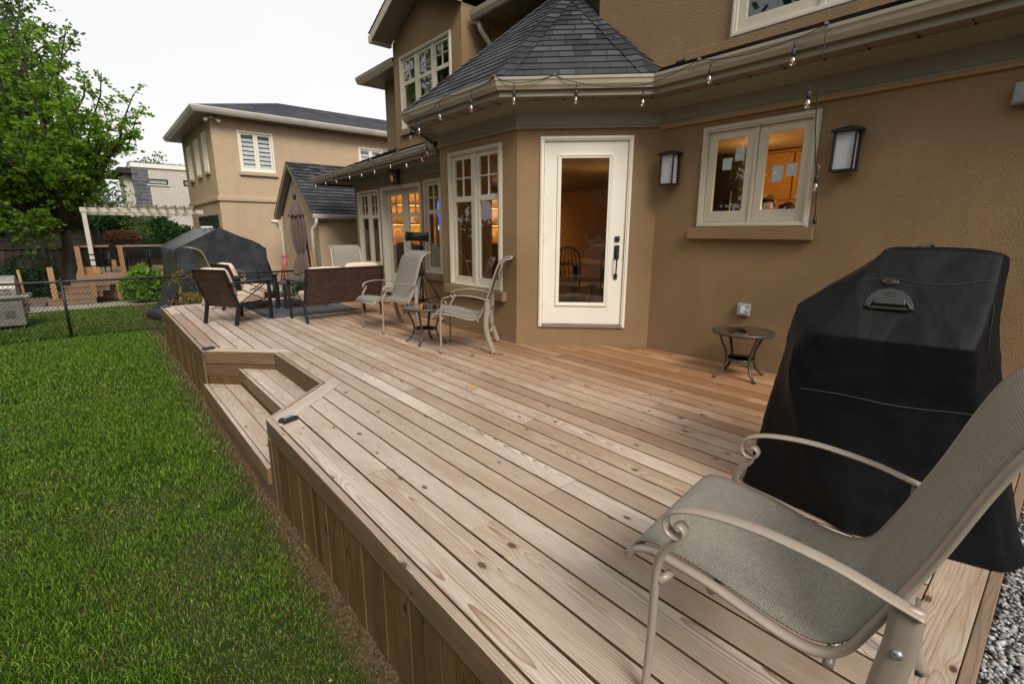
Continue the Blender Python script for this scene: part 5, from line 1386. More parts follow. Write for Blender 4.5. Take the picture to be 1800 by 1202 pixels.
mb=MB(); c3,n3_=hit(bp(.47,.40,2.),(0,0,-1)); mb.tube([c3+Vector((-.03,.03,-.005)),c3+Vector((-.015,.015,.014)),c3+Vector((.02,-.015,.016)),c3+Vector((.035,-.03,-.005))],.006,8,flat=(1.6,.7)); mb.build('top_tab',M['blackp'],bq)
# ------------------------------------------------------------------ tarp covered frame beyond the fence
tp=thing('tarp_covered_shelter','gabled garden frame wrapped in a dark grey tarp beyond the chain link fence','shelter',(2.3,14.4,G))
def tarp(u,v):
    # v: around the gable section from left ground to right ground, u: depth
    S=[(-.15,0),(.0,.03),(.05,.45),(.06,.80),(.08,.90),(.30,.945) if False else (.12,.96),(.5,1.41),(.88,.99),(.93,.93),(.97,.6),(1.02,.1),(1.06,.0)]
    prof=[(1.22,G),(1.33,-.3),(1.38,.3),(1.385,.80),(1.40,.93),(1.50,1.0),(2.27,1.42),(3.08,1.04),(3.19,.96),(3.24,.75),(3.32,.1),(3.40,-.4),(3.44,G)]
    n=len(prof)-1; t=v*n; i=min(n-1,int(t)); f=t-i; x=prof[i][0]*(1-f)+prof[i+1][0]*f; z=prof[i][1]*(1-f)+prof[i+1][1]*f
    y=13.+3.1*u
    if z<.2: 
        k=(.2-z); x+= -.28*k*math.sin(3+7*u)*(1 if x<2.3 else -1)-( .25*k*(1-u) if x<2.3 else -.05*k)
    z+=-.03*math.sin(PI*u*3)**2*(1 if z>.9 else 0)
    x+=.02*math.sin(23*u+6*z); 
    return (x,y,z)
mb=MB(); mb.grid(tarp,26,60)
# front face
def tfront(u,v):
    prof=[(1.22,G),(1.33,-.3),(1.38,.3),(1.385,.80),(1.40,.93),(1.50,1.0),(2.27,1.42),(3.08,1.04),(3.19,.96),(3.24,.75),(3.32,.1),(3.40,-.4),(3.44,G)]
    xl=1.38 if v>.3 else 1.38-.22*(.3-v)/.3; xr=3.22 if v>.7 else 3.22+.22*(.7-v)/.7
    x=xl+(xr-xl)*u
    zt=1.42-abs(x-2.27)*(.46/.87 if x<2.27 else .43/.85); zt=min(zt,1.42)
    z=G+(zt-G)*v
    y=12.99-.03*math.sin(9*u+2*v)*(1-v)-.018*math.sin(31*u+5*v)*(1-v)**.5+.02*math.sin(4*v+3*u)
    if v<.25 : y-=.5*(.25-v)*(1.2 if u<.25 else .5)
    return (x,y,z)
mb.grid(tfront,60,40)
tc_=mb.build('tarp',M['tarp'],tp,recalc=False)
m=tc_.modifiers.new('d','DISPLACE'); m.texture=clouds('tarp_folds',.7); m.strength=.05; m.mid_level=.5
mb=MB(); mb.tube([(1.15,13.3,G+.02),(1.0,13.5,G+.14),(.84,13.9,G+.12),(.82,14.4,G+.04)],[.10,.16,.12,.03],8); mb.build('loose_tarp_edge',M['tarp'],tp)
mb=MB(); mb.box(2.12,2.36,14.2,14.5,1.40,1.45); mb.build('ridge_cloth',M['white_paper'],tp,bevel=.02)
mb=MB(); mb.box(1.42,3.18,12.955,12.965,.28,.29) if False else mb.tube([(1.42,12.95,.31),(2.3,12.94,.33),(3.2,12.95,.30)],.006,5); mb.build('front_seam',M['vinyl'],tp)
# ------------------------------------------------------------------ chain link fence
cf=thing('chain_link_fence','low black chain link fence with a top rail crossing behind the lawn','fence',(0,12.38,G))
FX0,FX1=-4.4,4.18; zr=.405
mb=MB(); mb.tube([(FX0,12.38,zr),(FX1,12.38,zr)],.021,10); mb.build('top_rail',M['black'],cf)
for x in(-3.,-.536,1.95,4.15):
    mb=MB(); mb.tube([(x,12.36,G-.02),(x,12.36,zr+.02)],.024,10); mb.lathe([(.026,0),(.026,.02),(.012,.04),(0,.042)],(x,12.36,zr+.02),10); mb.build('post',M['black'],cf)
def chainlink():
    H=zr-G-.02; s=.062; V=[];Fq=[]; r=.0034; k=0
    xs=np.arange(FX0-H,FX1+H,s)
    for sg in(1,-1):
        for x in xs:
            a=(x,G+.02); b=(x+sg*H*.80,zr)
            if sg<0: a=(x,G+.02); b=(x-H*.80,zr)
            t0,t1=0.,1.
            dx=b[0]-a[0]
            def tt(X): return (X-a[0])/dx
            lo,hi=sorted((tt(FX0),tt(FX1))); t0=max(0,lo); t1=min(1,hi)
            if t1-t0<.02: continue
            A=np.array([a[0]+dx*t0,12.375+sg*.003,a[1]+(b[1]-a[1])*t0]); B=np.array([a[0]+dx*t1,12.375+sg*.003,a[1]+(b[1]-a[1])*t1])
            d=(B-A)/np.linalg.norm(B-A); n1_=np.array([0,1.,0]); n2_=np.cross(d,n1_)
            for P in(A,B):
                for q in range(3):
                    an=2*PI*q/3; V.append(P+(n1_*math.cos(an)+n2_*math.sin(an))*r)
            for q in range(3): Fq.append([k+q,k+(q+1)%3,k+3+(q+1)%3,k+3+q])
            k+=6
    return np_mesh('wire_mesh',np.array(V),np.array(Fq),M['black'],cf)
chainlink()
# ------------------------------------------------------------------ neighbour's house
nh=thing('tan_neighbour_house','two storey tan stucco neighbour house with a grey hipped roof behind the shed','house',(6.,20.2,G))
mb=MB()
NX=3.17;NY=17.5
TNf=wallT((NX,NY),(1,0),(0,-1)); TNs=wallT((NX,NY),(0,1),(-1,0))
mb.T=TNf; wall_panel(mb,9.,G-.05,4.66,.2,[(.74,1.65,3.19,4.29),(4.59,5.42,3.47,4.21)])
sy=[(1.05,1.50),(2.45,2.95),(3.95,4.5)]
mb.T=TNs; wall_panel(mb,5.6,G-.05,4.66,.2,[(.95,1.45,3.22,4.30),(2.40,2.95,3.22,4.28),(4.0,4.6,3.20,4.24),(.5,3.9,-.1,1.80)])
mb.T=wallT((NX,NY+5.6),(1,0),(0,1)); wall_panel(mb,9.,G-.05,4.66,.2,[]); mb.T=wallT((NX+9,NY),(0,1),(1,0)); wall_panel(mb,5.6,G-.05,4.66,.2,[])
mb.T=None
mb.build('wall',M['stucco_n'],nh,recalc=False)
mb=MB(); sweep(mb,[(NX+9,NY),(NX,NY),(NX,NY+5.6)],[(0,2.25),(.05,2.25),(.055,2.30),(.05,2.37),(0,2.39)]); 
mb.build('belt_course',M['stucco_n'],nh)
mb=MB(); e_=.42; z0=4.66
mb.prism([(NX-e_,NY-e_,z0),(NX+9.4,NY-e_,z0),(NX+9.4,NY+5.6+e_,z0),(NX-e_,NY+5.6+e_,z0)],(0,0,.02)); mb.build('soffit',M['soffit'],nh)
mb=MB()
P_=[(NX+9.4,NY),(NX,NY),(NX,NY+5.6),(NX+9.4,NY+5.6)]
sweep(mb,P_,[(.40,4.65),(.46,4.655),(.50,4.71),(.53,4.78),(.53,4.81),(.50,4.81),(.40,4.80)]); mb.build('gutter',M['gutter_w'],nh)
mb=MB(); a=NX-e_-.04;b=NX+9.4; c_=NY-e_-.04; d_=NY+5.6+e_+.04; zz=4.815; mm=.34; hy=(d_-c_)/2; zr_=zz+hy*mm; yr=(c_+d_)/2
shingles(mb,[(a,c_,zz),(b,c_,zz),(b,yr,zr_),(a+hy,yr,zr_)],seed=21); shingles(mb,[(a,d_,zz),(a,c_,zz),(a+hy,yr,zr_)],seed=22); shingles(mb,[(b,d_,zz),(a,d_,zz),(a+hy,yr,zr_),(b,yr,zr_)],seed=23)
mb.build('roof',M['shingle_n'],nh,recalc=False)
M['zebra']=simple('zebra_blind',(.9,.9,.9),.7)
def zebra(T,s0,s1,z0,z1):
    mb=MB(); mb.T=T; z=z1
    while z>z0: mb.box(s0,s1,-.12,-.117,z-.095,z); z-=.13
    mb.build('blind',M['zebra'],nh)
    mb=MB(); mb.T=T; mb.box(s0-.05,s1+.05,-.9,-.85,z0-.1,z1+.1); mb.box(s0-.1,s1+.1,-.9,-.2,z0-.15,z0-.1);mb.box(s0-.1,s1+.1,-.9,-.2,z1+.1,z1+.15); mb.build('interior_wall',M['dkroom'],nh)
window(nh,TNf,.692,1.70,3.14,4.34,n=2,cas=.05,sill=(.05,.05,.10,.08),mat='white',sash=.05,mull=.03,sillmat='stucco_n',glass='glass'); zebra(TNf,.74,1.65,3.2,4.28)
window(nh,TNf,4.54,5.47,3.42,4.256,n=2,cas=.05,mat='white',sash=.05,mull=.03,glass='glass'); zebra(TNf,4.6,5.42,3.5,4.2)
for (a_,b_,zb_,zt_) in ((.90,1.50,3.17,4.35),(2.35,3.0,3.17,4.33),(3.95,4.65,3.15,4.29)):
    window(nh,TNs,a_,b_,zb_,zt_,n=1,cas=.07,sill=(.05,.05,.08,.07),mat='white',sash=.07,sillmat='stucco_n',glass='glassd')
    mb=MB(); mb.T=TNs; mb.box(a_,b_,-.3,-.28,zb_,zt_); mb.build('blind',M['zebra'],nh)
window(nh,TNs,.45,3.95,-.15,1.85,n=3,cas=.06,mat='black',sash=.05,glass='glassd',name='patio_door',leaf='door_leaf')
mb=MB(); mb.T=TNs; mb.box(.3,4.1,-1.2,-1.15,-.2,2.); mb.box(.3,4.1,-1.15,-.21,1.9,1.95); mb.build('interior_wall',M['dkroom'],nh)
fl=thing('security_floodlight','small white twin security floodlight at the corner under the neighbour roof','floodlight',(3.2,17.42,4.58))
mb=MB(); mb.lathe([(0,0),(.06,0),(.06,.04),(0,.045)],(3.2,17.40,4.58),12); mb.build('base',M['white'],fl)
for dx in(-.16,.16):
    mb=MB(); mb.tube([(3.2,17.40,4.58),(3.2+dx*.6,17.36,4.56)],.015,6); mb.tube([(3.2+dx*.6,17.37,4.57),(3.2+dx*1.2,17.27,4.48)],[.03,.055],10); mb.build('lamp_head',M['white'],fl)
# ------------------------------------------------------------------ shed
sd_=thing('gabled_shed','small tan stucco shed with a steep charcoal shingled gable roof behind the umbrella','shed',(6.,14.65,G))
SX=4.56; y0_,y1_,yr_=13.1,16.2,14.65
mb=MB(); TS=wallT((SX,y0_),(0,1),(-1,0)); mb.T=TS; wall_panel(mb,y1_-y0_,G-.05,1.72,.15,[]); mb.T=wallT((SX,y0_),(1,0),(0,-1)); wall_panel(mb,5.,G-.05,1.72,.15,[]); mb.T=wallT((SX,y1_),(1,0),(0,1)); wall_panel(mb,5.,G-.05,1.72,.15,[]); mb.T=None
mb.prism([(SX,y0_,1.72),(SX,y1_,1.72),(SX,yr_,3.06)],(.15,0,0)); mb.build('wall',M['stucco_n'],sd_,recalc=False)
mb=MB(); zp=3.19; sl_=(zp-1.80)/(yr_-y0_+.12)
for sg in(-1,1):
    ye_=yr_+sg*(yr_-y0_+.14); ze=zp-sl_*(abs(ye_-yr_))
    pl_=[(4.36,ye_,ze),(9.6,ye_,ze),(9.6,yr_,zp),(4.36,yr_,zp)]
    if sg>0: pl_=pl_[::-1]
    shingles(mb,pl_,seed=31+sg,thick=.02)
mb.build('roof',M['shingle'],sd_,recalc=False)
mb=MB()
for sg in(-1,1):
    ye_=yr_+sg*(yr_-y0_+.14); ze=zp-sl_*(abs(ye_-yr_))
    mb.hexa([(4.37,yr_,zp-.13),(4.40,yr_,zp-.13),(4.40,ye_,ze-.13),(4.37,ye_,ze-.13),(4.37,yr_,zp-.01),(4.40,yr_,zp-.01),(4.40,ye_,ze-.01),(4.37,ye_,ze-.01)])
    mb.hexa([(4.401,yr_,zp-.10),(4.555,yr_,zp-.10),(4.555,ye_,ze-.10),(4.401,ye_,ze-.10),(4.401,yr_,zp-.08),(4.555,yr_,zp-.08),(4.555,ye_,ze-.08),(4.401,ye_,ze-.08)])
mb.build('rake_board',M['taupe'],sd_)
mb=MB(); mb.box(4.40,9.5,y0_-.14,y0_-.12,1.62,1.78); mb.box(4.38,9.5,y0_-.24,y0_-.142,1.66,1.745); mb.box(4.40,9.5,y0_-.119,y0_-.001,1.62,1.64); mb.box(4.38,4.52,y1_+.12,y1_+.24,1.66,1.745); mb.build('gutter',M['gutter_w'],sd_,bevel=.01)
for (yy,s_) in ((y0_-.19,1),(y1_+.1,1)):
    mb=MB(); mb.tube([(4.45,yy,1.66),(4.45,yy,1.56),(4.44,yy+.02,1.50),(4.38,yy+.10,1.40),(4.37,yy+.13,1.30),(4.38,yy+.13,G)] if yy<14 else [(4.42,yy,1.68),(4.42,yy,1.60),(4.46,yy-.1,1.45),(4.50,yy-.12,1.35),(4.50,yy-.12,G)],.045,8); mb.build('downspout',M['gutter_w'],sd_)
sl2=thing('security_floodlight','small white twin security floodlight under the left eave of the gabled shed','floodlight',(4.35,16.1,1.66))
mb=MB(); mb.box(4.33,4.40,16.0,16.2,1.60,1.66); mb.build('base',M['white'],sl2)
for dy in(-.18,.18):
    mb=MB(); mb.tube([(4.36,16.1+dy*.4,1.63),(4.28,16.1+dy,1.62)],[.03,.055],10); mb.build('lamp_head',M['white'],sl2)
# garden tools
for i,(xa_,xb_,yy) in enumerate([(3.50,3.38,12.62),(3.58,3.44,12.66)]):
    o=thing('long_handled_tool','red handled garden tool leaning %s by the shed downspout'%('farther left' if i==0 else 'farther right'),'garden tool',(xb_,yy,G),0,'red garden tools by the shed')
    mb=MB(); mb.tube([(xb_,yy,0.10),(xa_,yy+.02,.74)],.016,8); mb.tube([(xa_-.05,yy+.02,.75),(xa_+.05,yy+.02,.74)],.014,8); mb.build('handle',M['red'],o)
    mb=MB(); mb.tube([(xb_-.08,yy,G+.22),(xb_,yy,.10)],.014,8); mb.box(xb_-.16,xb_,yy-.02,yy+.01,G,G+.25); mb.build('blade',M['steel'],o)
for i,(a,b) in enumerate([((4.05,12.75,G),(4.40,13.02,1.05)),((4.20,12.8,G),(4.28,13.0,.85))]):
    mb=MB(); mb.tube([a,b],.018,6); o=mb.build('wooden_pole',M['postwood'],None); tag(o,'thin wooden pole leaning on the shed wall %s'%('crossing behind the umbrella pole' if i==0 else 'upright close to the right downspout'),'pole','wooden poles on the shed wall')
# ------------------------------------------------------------------ neighbour's deck, steps, pergola
nd_=thing('neighbour_deck','raised composite neighbour deck with four wide steps and raw wooden posts','deck',(1.,20.5,G))
mb=MB(); y=19.02
x=-.45
while x<3.1:
    mb.hexa([(x,19.0,.05),(x+.135,19.0,.05),(x+.135,23.,.05),(x,23.,.05),(x,19.,.075),(x+.135,19.,.075),(x+.135,23.,.075),(x,23.,.075)],random.random(),(0,1,0),(1,0,0)); x+=.142
mb.build('decking_boards',M['composite'],nd_)
mb=MB(); mb.box(-.47,3.1,18.97,18.998,-.10,.076); mb.box(-.47,-.452,19.,23.,-.10,.07); mb.build('fascia_board',M['composite'],nd_)
mb=MB(); mb.box(-.40,3.1,19.03,19.05,G,-.101); mb.box(-.40,-.38,19.05,23.,G,-.1); mb.build('skirting_board',M['postwood'],nd_)
st=[(-1.11,-.10,17.80,-.47),(-.95,.06,18.10,-.33),(-.78,.24,18.40,-.19),(-.62,.42,18.70,-.05)]
for k,(xa_,xb_,yy,zt) in enumerate(st):
    mb=MB(); mb.box(xa_,xb_,yy-.02,(st[k+1][2]+.04) if k<3 else 18.965,zt-.03,zt); t_=mb.build('step',M['composite'],nd_,bevel=.004,seg=1)
    mb=MB(); mb.box(xa_+.01,xb_-.01,yy,yy+.02,zt-.16,zt-.0305); mb.build('riser',M['composite'],t_)
for (x,y,za,zb_) in ((-.94,17.92,-.47,.38),(-.13,17.92,-.47,.35),(-.34,19.1,.076,.90),(.64,19.1,.076,.87),(.45,18.6,G,-.05),(.7,18.85,G,-.02)):
    mb=MB(); mb.box(x-.06,x+.06,y-.06,y+.06,za,zb_,random.random()); mb.build('post',M['postwood'],nd_,bevel=.006)
mb=MB(); mb.box(.55,2.3,19.04,19.16,.871,.91,.3); mb.build('handrail',M['postwood'],nd_); mb=MB(); mb.box(-.3,1.8,22.0,22.1,.80,.86,.3); mb.build('handrail',M['postwood'],nd_)
mb=MB(); mb.box(.45,.57,22.,22.1,.08,.8); mb.build('post',M['postwood'],nd_)
pg=thing('white_pergola','cream white pergola with notched rafters over the neighbour deck','pergola',(1.4,20.5,.08))
mb=MB()
for yy in(19.36,19.47): mb.box(-.12,2.99,yy-.02,yy+.02,1.88,2.01)
mb.box(-.12,2.99,21.8,21.84,1.86,2.02); mb.build('beam',M['cream'],pg,bevel=.004,seg=1)
for k in range(12):
    x=.02+k*.243; mb=MB(); mb.hexa([(x-.018,19.15,2.03),(x+.018,19.15,2.03),(x+.018,22.1,2.03),(x-.018,22.1,2.03),(x-.018,19.05,2.13),(x+.018,19.05,2.13),(x+.018,22.2,2.13),(x-.018,22.2,2.13)]); mb.box(x-.017,x+.017,19.3405,19.52,1.93,2.03) if False else None; mb.build('rafter',M['cream'],pg)
for (x,yy) in ((-.04,19.41),(-.04,21.82)):
    mb=MB(); mb.box(x-.055,x+.055,yy-.055,yy+.055,.08,1.86); mb.build('post',M['cream'],pg,bevel=.005)
mb=MB()
for z in(.28,.46,.62): mb.box(-.12,.02,19.352,19.356,z,z+.04)
mb.build('bracket',M['black'],pg)
mb=MB(); mb.box(-.35,.1,19.3,19.7,.077,.26); o=mb.build('planter_box',M['postwood'],None,bevel=.01); tag(o,'low raw wood box at the foot of the white pergola post','planter box')
for i,(x,yy,rz,l) in enumerate([(.55,20.0,15,'black outdoor dining chair leftmost behind the wooden railing'),(1.05,19.8,-5,'black outdoor dining chair directly behind the railing post'),(1.65,19.9,0,'black outdoor dining chair rightmost beside the dark tarp')]):
    o=thing('outdoor_chair',l,'chair',(x,yy,.08),R_(rz),'black chairs on the neighbour deck')
    mb=MB(); mb.box(-.25,.25,-.25,.25,.38,.43); mb.build('seat',M['black'],o,world=False,bevel=.01)
    mb=MB(); mb.hexa([(-.25,-.27,.40),(.25,-.27,.40),(.25,-.24,.40),(-.25,-.24,.40),(-.25,-.36,.85),(.25,-.36,.85),(.25,-.33,.85),(-.25,-.33,.85)]); mb.build('backrest',M['black'],o,world=False,bevel=.008)
    for sx_ in(-1,1):
        mb=MB(); mb.tube([(sx_*.27,-.30,.62),(sx_*.27,.24,.60),(sx_*.27,.24,0)],.016,6); mb.tube([(sx_*.27,-.26,.0),(sx_*.27,-.30,.62)],.016,6); mb.build('side_frame',M['black'],o,world=False)
# paved strip
t=NT('paving'); n=t.noise(t.geo(),5.,4.); br=t.n('ShaderNodeTexBrick',{'Vector':t.geo(),'Color1':(.34,.30,.25),'Color2':(.40,.36,.30),'Mortar':(.12,.10,.08),'Scale':1.,'Mortar Size':.012,'Brick Width':.6,'Row Height':.45})
t.pbr(t.mix(t.ramp(n,[(.4,.3),(.7,0.)]),br.outputs['Color'],(.2,.17,.13)),.85,0.,t.bump(br.outputs['Fac'],-.3 if False else .3,.01)); M['paving']=t.m
mb=MB(); mb.box(-2.6,3.1,16.95,17.9,G-.05,G+.025); mb.build('path',M['paving'],None,kind='structure')
mb=MB(); mb.box(-7.,-1.2,17.9,20.5,G-.05,G+.016); mb.build('patio',simple('brown_patio',(.16,.11,.08),.9,0.,.25,4.),None,kind='structure')
mb=MB(); mb.tube([(-1.43,17.0,G),(-1.47,17.0,.40)],.03,6); o=mb.build('wooden_stake',M['postwood'],None); tag(o,'short wooden stake standing behind the silver grill','stake')
# neighbour's grill
gr=thing('silver_grill','weathered silver gas grill with a curved hood at the left edge','grill',(-1.75,14.35,G))
M['grill']=simple('weathered_grill_steel',(.24,.225,.19),.4,.3,.25,12.)
mb=MB(); mb.box(-2.3,-1.25,14.05,14.6,G+.10,-.02); mb.build('cabinet',M['grill'],gr,bevel=.01)
mb=MB(); mb.box(-2.45,-1.12,14.0,14.65,-.0195,.045); mb.build('side_shelf',M['grill'],gr,bevel=.012)
mb=MB(); prof=[(-1.30,14.02,.046)]+[(-1.30,14.33-.30*math.cos(a),.10+.34*math.sin(a)) for a in np.linspace(.05,PI-.05,14)]+[(-1.30,14.64,.046)]
mb.prism(prof,(-1.0,0,0)); mb.build('hood',M['grill'],gr,bevel=.008)
mb=MB(); mb.tube([(-2.2,13.98,.16),(-2.2,13.93,.17),(-1.4,13.93,.17),(-1.4,13.98,.16)],.014,8); mb.build('hood_handle',M['steel'],gr)
for k in range(3):
    mb=MB()
    for j in range(4): mb.box(-2.18+k*.32,-2.02+k*.32,14.044,14.049,-.28-j*.04,-.265-j*.04)
    mb.build('vent_slots',M['hole'],gr)
for z in(.0,-.2,-.4):
    mb=MB(); mb.tube([(-1.25,14.2,z),(-1.15,14.2,z+.01),(-1.15,14.45,z+.01),(-1.25,14.45,z)],.012,6); mb.build('side_handle',M['steel'],gr)
for x in(-2.2,-1.3):
    for y in(14.1,14.55):
        mb=MB(); mb.lathe([(.05,-.02),(.05,.02)],(x,y,G+.05),12,axis='x'); mb.build('wheel',M['blackp'],gr)
# ------------------------------------------------------------------ wooden fence
wf=thing('wooden_fence','weathered grey wooden fence with a lattice top across the back gardens','fence',(0,28.5,G))
mb=MB(); x=-9.; k=0
while x<6.:
    mb.box(x,x+.14,28.5+(.03 if k%2 else 0),28.52+(.03 if k%2 else 0),G,.60,random.random()); x+=.118; k+=1
o=mb.build('fence_boards',M['greyfence'],wf)
mb=MB()
for k in range(-9,7): pass
x=-9.
H=.36
while x<6.:
    mb.bar((x,28.50,.62),(x+H,28.50,.62+H),.012,.03,(0,1,0)); mb.bar((x+H,28.515,.62),(x,28.515,.62+H),.012,.03,(0,1,0)); x+=.115
mb.build('lattice',M['greyfence'],wf)
mb=MB(); mb.box(-9,6.,28.44,28.58,.60,.64,.2); mb.box(-9,6.,28.42,28.60,.98,1.02,.6); mb.build('cap_rail',M['greyfence'],wf)
for x in np.arange(-8.96,6,1.848):
    mb=MB(); mb.box(x-.06,x+.06,28.40,28.50,G,1.06,random.random()); mb.box(x-.08,x+.08,28.38,28.52,1.061,1.09); mb.build('post',M['greyfence'],wf)
# ------------------------------------------------------------------ modern house far behind
mh=thing('white_brick_modern_house','flat roofed modern house of white brick with a dark stone pier far behind the pergola','house',(6.,40.,G))
M['wbrick']=brickmat('white_brick',(.62,.56,.48),(.70,.65,.57),(.40,.36,.31),.30,.085,.01)
M['dstone']=brickmat('dark_stone',(.085,.085,.095),(.15,.15,.165),(.32,.31,.30),.62,.20,.012)
TM=wallT((2.33,36.),(1,0),(0,-1))
mb=MB(); mb.T=TM; wall_panel(mb,9.,G,4.88,.3,[(.64,1.64,3.97,4.29),(2.40,3.3,3.97,4.31)]); mb.build('wall',M['wbrick'],mh,recalc=False)
mb=MB(); mb.T=TM
mb.add([(-.02,.06,G),(.72,.06,G),(.72,.06,4.88),(-.02,.06,4.88)],[(0,1,2,3)],[[(-.02,G),(.72,G),(.72,4.88),(-.02,4.88)]]); mb.add([(-.02,.06,G),(-.02,-.3,G),(-.02,-.3,4.88),(-.02,.06,4.88)],[(0,1,2,3)],[[(0,G),(.36,G),(.36,4.88),(0,4.88)]]); mb.add([(.72,.06,G),(.72,-.0,G),(.72,-.0,4.88),(.72,.06,4.88)],[(0,1,2,3)]); mb.build('stone_pier',M['dstone'],mh,recalc=False)
mb=MB(); mb.T=TM; mb.box(-.04,9.,-6.,.09,4.881,5.14); mb.build('parapet',M['white'],mh); mb=MB(); mb.T=TM; mb.box(-.06,9.,-6.,.11,5.141,5.165); mb.build('parapet_cap',M['hole'],mh)
window(mh,TM,.64,1.64,3.97,4.29,n=1,cas=.04,sill=(.04,.04,.05,.08),mat='black',sash=.02,sillmat='white',glass='pale_pane',name='window'); window(mh,TM,2.40,3.3,3.97,4.31,n=1,cas=.05,mat='black',sash=.03,glass='pale_pane')
mb=MB(); mb.T=TM; mb.box(.5,3.5,-.9,-.8,3.8,4.5); mb.build('interior_wall',simple('pale_room',(.30,.36,.33),.8),mh)
mb=MB(); mb.box(1.92,2.30,36.4,37.2,2.,4.5); mb.box(1.92,2.30,37.9,41.,G,4.5); mb.box(1.92,2.3,37.2,37.9,4.3,4.5); mb.build('side_wall',M['cream'],mh)
mb=MB(); mb.box(1.95,1.99,37.2,37.9,2.0,4.3); mb.build('side_window',M['glassd'],mh)
mb=MB(); mb.hexa([(1.5,35.9,4.52),(2.31,35.9,4.52),(2.31,41,4.52),(1.2,41,4.52),(1.75,36.1,4.85),(2.31,36.1,4.85),(2.31,41,4.85),(1.5,41,4.85)]); mb.build('side_roof',M['hole'],mh)
mb=MB(); mb.box(-9.,2.25,35.2,37.,G,1.55); mb.build('low_wing_wall',simple('beige_wing',(.34,.28,.22),.8),mh)
mb=MB(); mb.box(-9.3,2.28,34.8,37.,1.551,2.1); mb.build('low_wing_roof',M['hole'],mh)
mb=MB(); mb.T=wallT((.55,35.1),(1,0),(0,-1)); mb.add([(0,.05,G),(.55,.05,G),(.55,.05,1.5),(0,.05,1.5)],[(0,1,2,3)],[[(0,G),(.55,G),(.55,1.5),(0,1.5)]]); mb.build('wing_pier',M['dstone'],mh,recalc=False)
mb=MB(); mb.box(.25,1.2,34.72,34.79,1.95,2.02); mb.build('porch_light_panel',M['white'],mh)
# ------------------------------------------------------------------ string lights
sl=thing('string_lights','black outdoor string of clear teardrop bulbs clipped along the house gutters','string lights',(3.3,4.2,2.8))
ZG=2.85
nodes=[('c',(4.39,1.55,2.845)),('b',(4.385,1.758,2.80)),('b',(4.385,2.444,2.815)),('c',(4.39,2.56,2.845)),('b',(4.325,3.095,2.735)),('b',(3.862,3.556,2.77)),('c',(3.72,3.72,2.845)),('b',(3.425,3.99,2.775)),('c',(3.30,4.15,2.845)),
 ('b',(3.285,4.525,2.775)),('c',(3.29,5.02,2.845)),('b',(3.285,5.143,2.79)),('b',(3.285,5.62,2.71)),('c',(3.30,6.05,2.83)),('b',(3.55,6.30,2.75)),('b',(4.25,7.05,2.70)),('b',(4.27,7.25,2.63)),('b',(4.265,7.767,2.59)),('c',(4.28,8.1,2.70)),('b',(4.265,8.346,2.63)),('b',(4.265,9.0,2.595)),('c',(4.28,9.2,2.67)),('b',(4.265,9.59,2.585)),('c',(4.28,10.0,2.65)),('b',(4.265,10.18,2.58)),('b',(4.265,10.9,2.555)),('c',(4.28,11.1,2.61)),('b',(4.265,11.54,2.56)),('c',(4.28,11.9,2.60)),('b',(4.265,12.21,2.55)),('c',(4.28,12.45,2.59))]
mb=MB(); pts=[]
for i in range(len(nodes)-1):
    a=Vector(nodes[i][1]);b=Vector(nodes[i+1][1]); L=(b-a).length
    for k in range(6):
        t=k/6; p=a.lerp(b,t); p.z-=4*t*(1-t)*L*.045; pts.append(p)
pts.append(Vector(nodes[-1][1])); mb.tube(pts,.0042,6)
mb.tube([(4.39,1.55,2.845),(4.385,1.545,2.80),(4.38,1.545,2.6),(4.40,1.56,2.42),(4.46,1.555,2.1),(4.52,1.55,1.9),(4.58,1.545,1.80)],.0042,6)
mb.tube([(4.58,1.545,1.80),(4.60,1.54,1.72),(4.62,1.535,1.55),(4.63,1.53,1.45)],.0042,6)
mb.build('cable',M['blackp'],sl)
M['bulbglass']=glassmat('bulb_glass',(.97,.97,.95),2.6)
M['filament']=emis('filament',(1.,.42,.12),.45)
def bulb(p,drop=.07,tilt=0):
    x,y,z=p; e=thing('bulb',None,None,(0,0,0)); COL.objects.unlink(e); bpy.data.objects.remove(e)
    mb=MB(); mb.tube([(x,y,z+.004),(x,y,z-drop)],.0045,6); mb.lathe([(.010,0),(.014,-.008),(.0165,-.02),(.0165,-.05),(.013,-.058)],(x,y,z-drop),10)
    s=mb.build('bulb',M['blackp'],sl)
    mb=MB(); mb.lathe([(.012,0),(.015,-.012),(.0235,-.035),(.025,-.048),(.020,-.064),(.009,-.073),(0,-.075)],(x,y,z-drop-.056),12); mb.build('bulb_glass',M['bulbglass'],s)
    mb=MB(); mb.tube([(x-.004,y,z-drop-.07),(x-.006,y,z-drop-.105),(x+.006,y,z-drop-.105),(x+.004,y,z-drop-.07)],.0022,4); mb.build('filament',M['filament'],s)
for k,p in nodes:
    if k=='b': bulb(p)
bulb((4.36,1.60,2.42),.03); bulb((4.585,1.543,1.80),.015)
for k,p in nodes:
    if k=='c':
        mb=MB(); mb.box(p[0]-.012,p[0]+.02,p[1]-.010,p[1]+.010,p[2]-.006,p[2]+.012); mb.build('clip',M['steel'],sl)
mb=MB(); mb.tube([(4.58,1.545,1.83),(4.575,1.56,1.85),(4.58,1.545,1.87),(4.585,1.53,1.85),(4.58,1.545,1.83),(4.575,1.56,1.81),(4.58,1.55,1.79)],.003,5); mb.build('hook',M['steel'],sl)
mb=MB(); mb.lathe([(0,0),(.014,.003),(.016,.03),(.012,.06),(0,.062)],(4.63,1.53,1.40),10); mb.build('plug',M['blackp'],sl)
fl3=thing('eave_floodlight','white round floodlight beneath the bay eave above the low gutter','floodlight',(4.35,7.0,2.75))
mb=MB(); mb.lathe([(.0,0),(.05,.01),(.06,.05),(.045,.11),(0,.12)],(4.36,7.13,2.70),12); mb.build('lamp_head',M['white'],fl3)
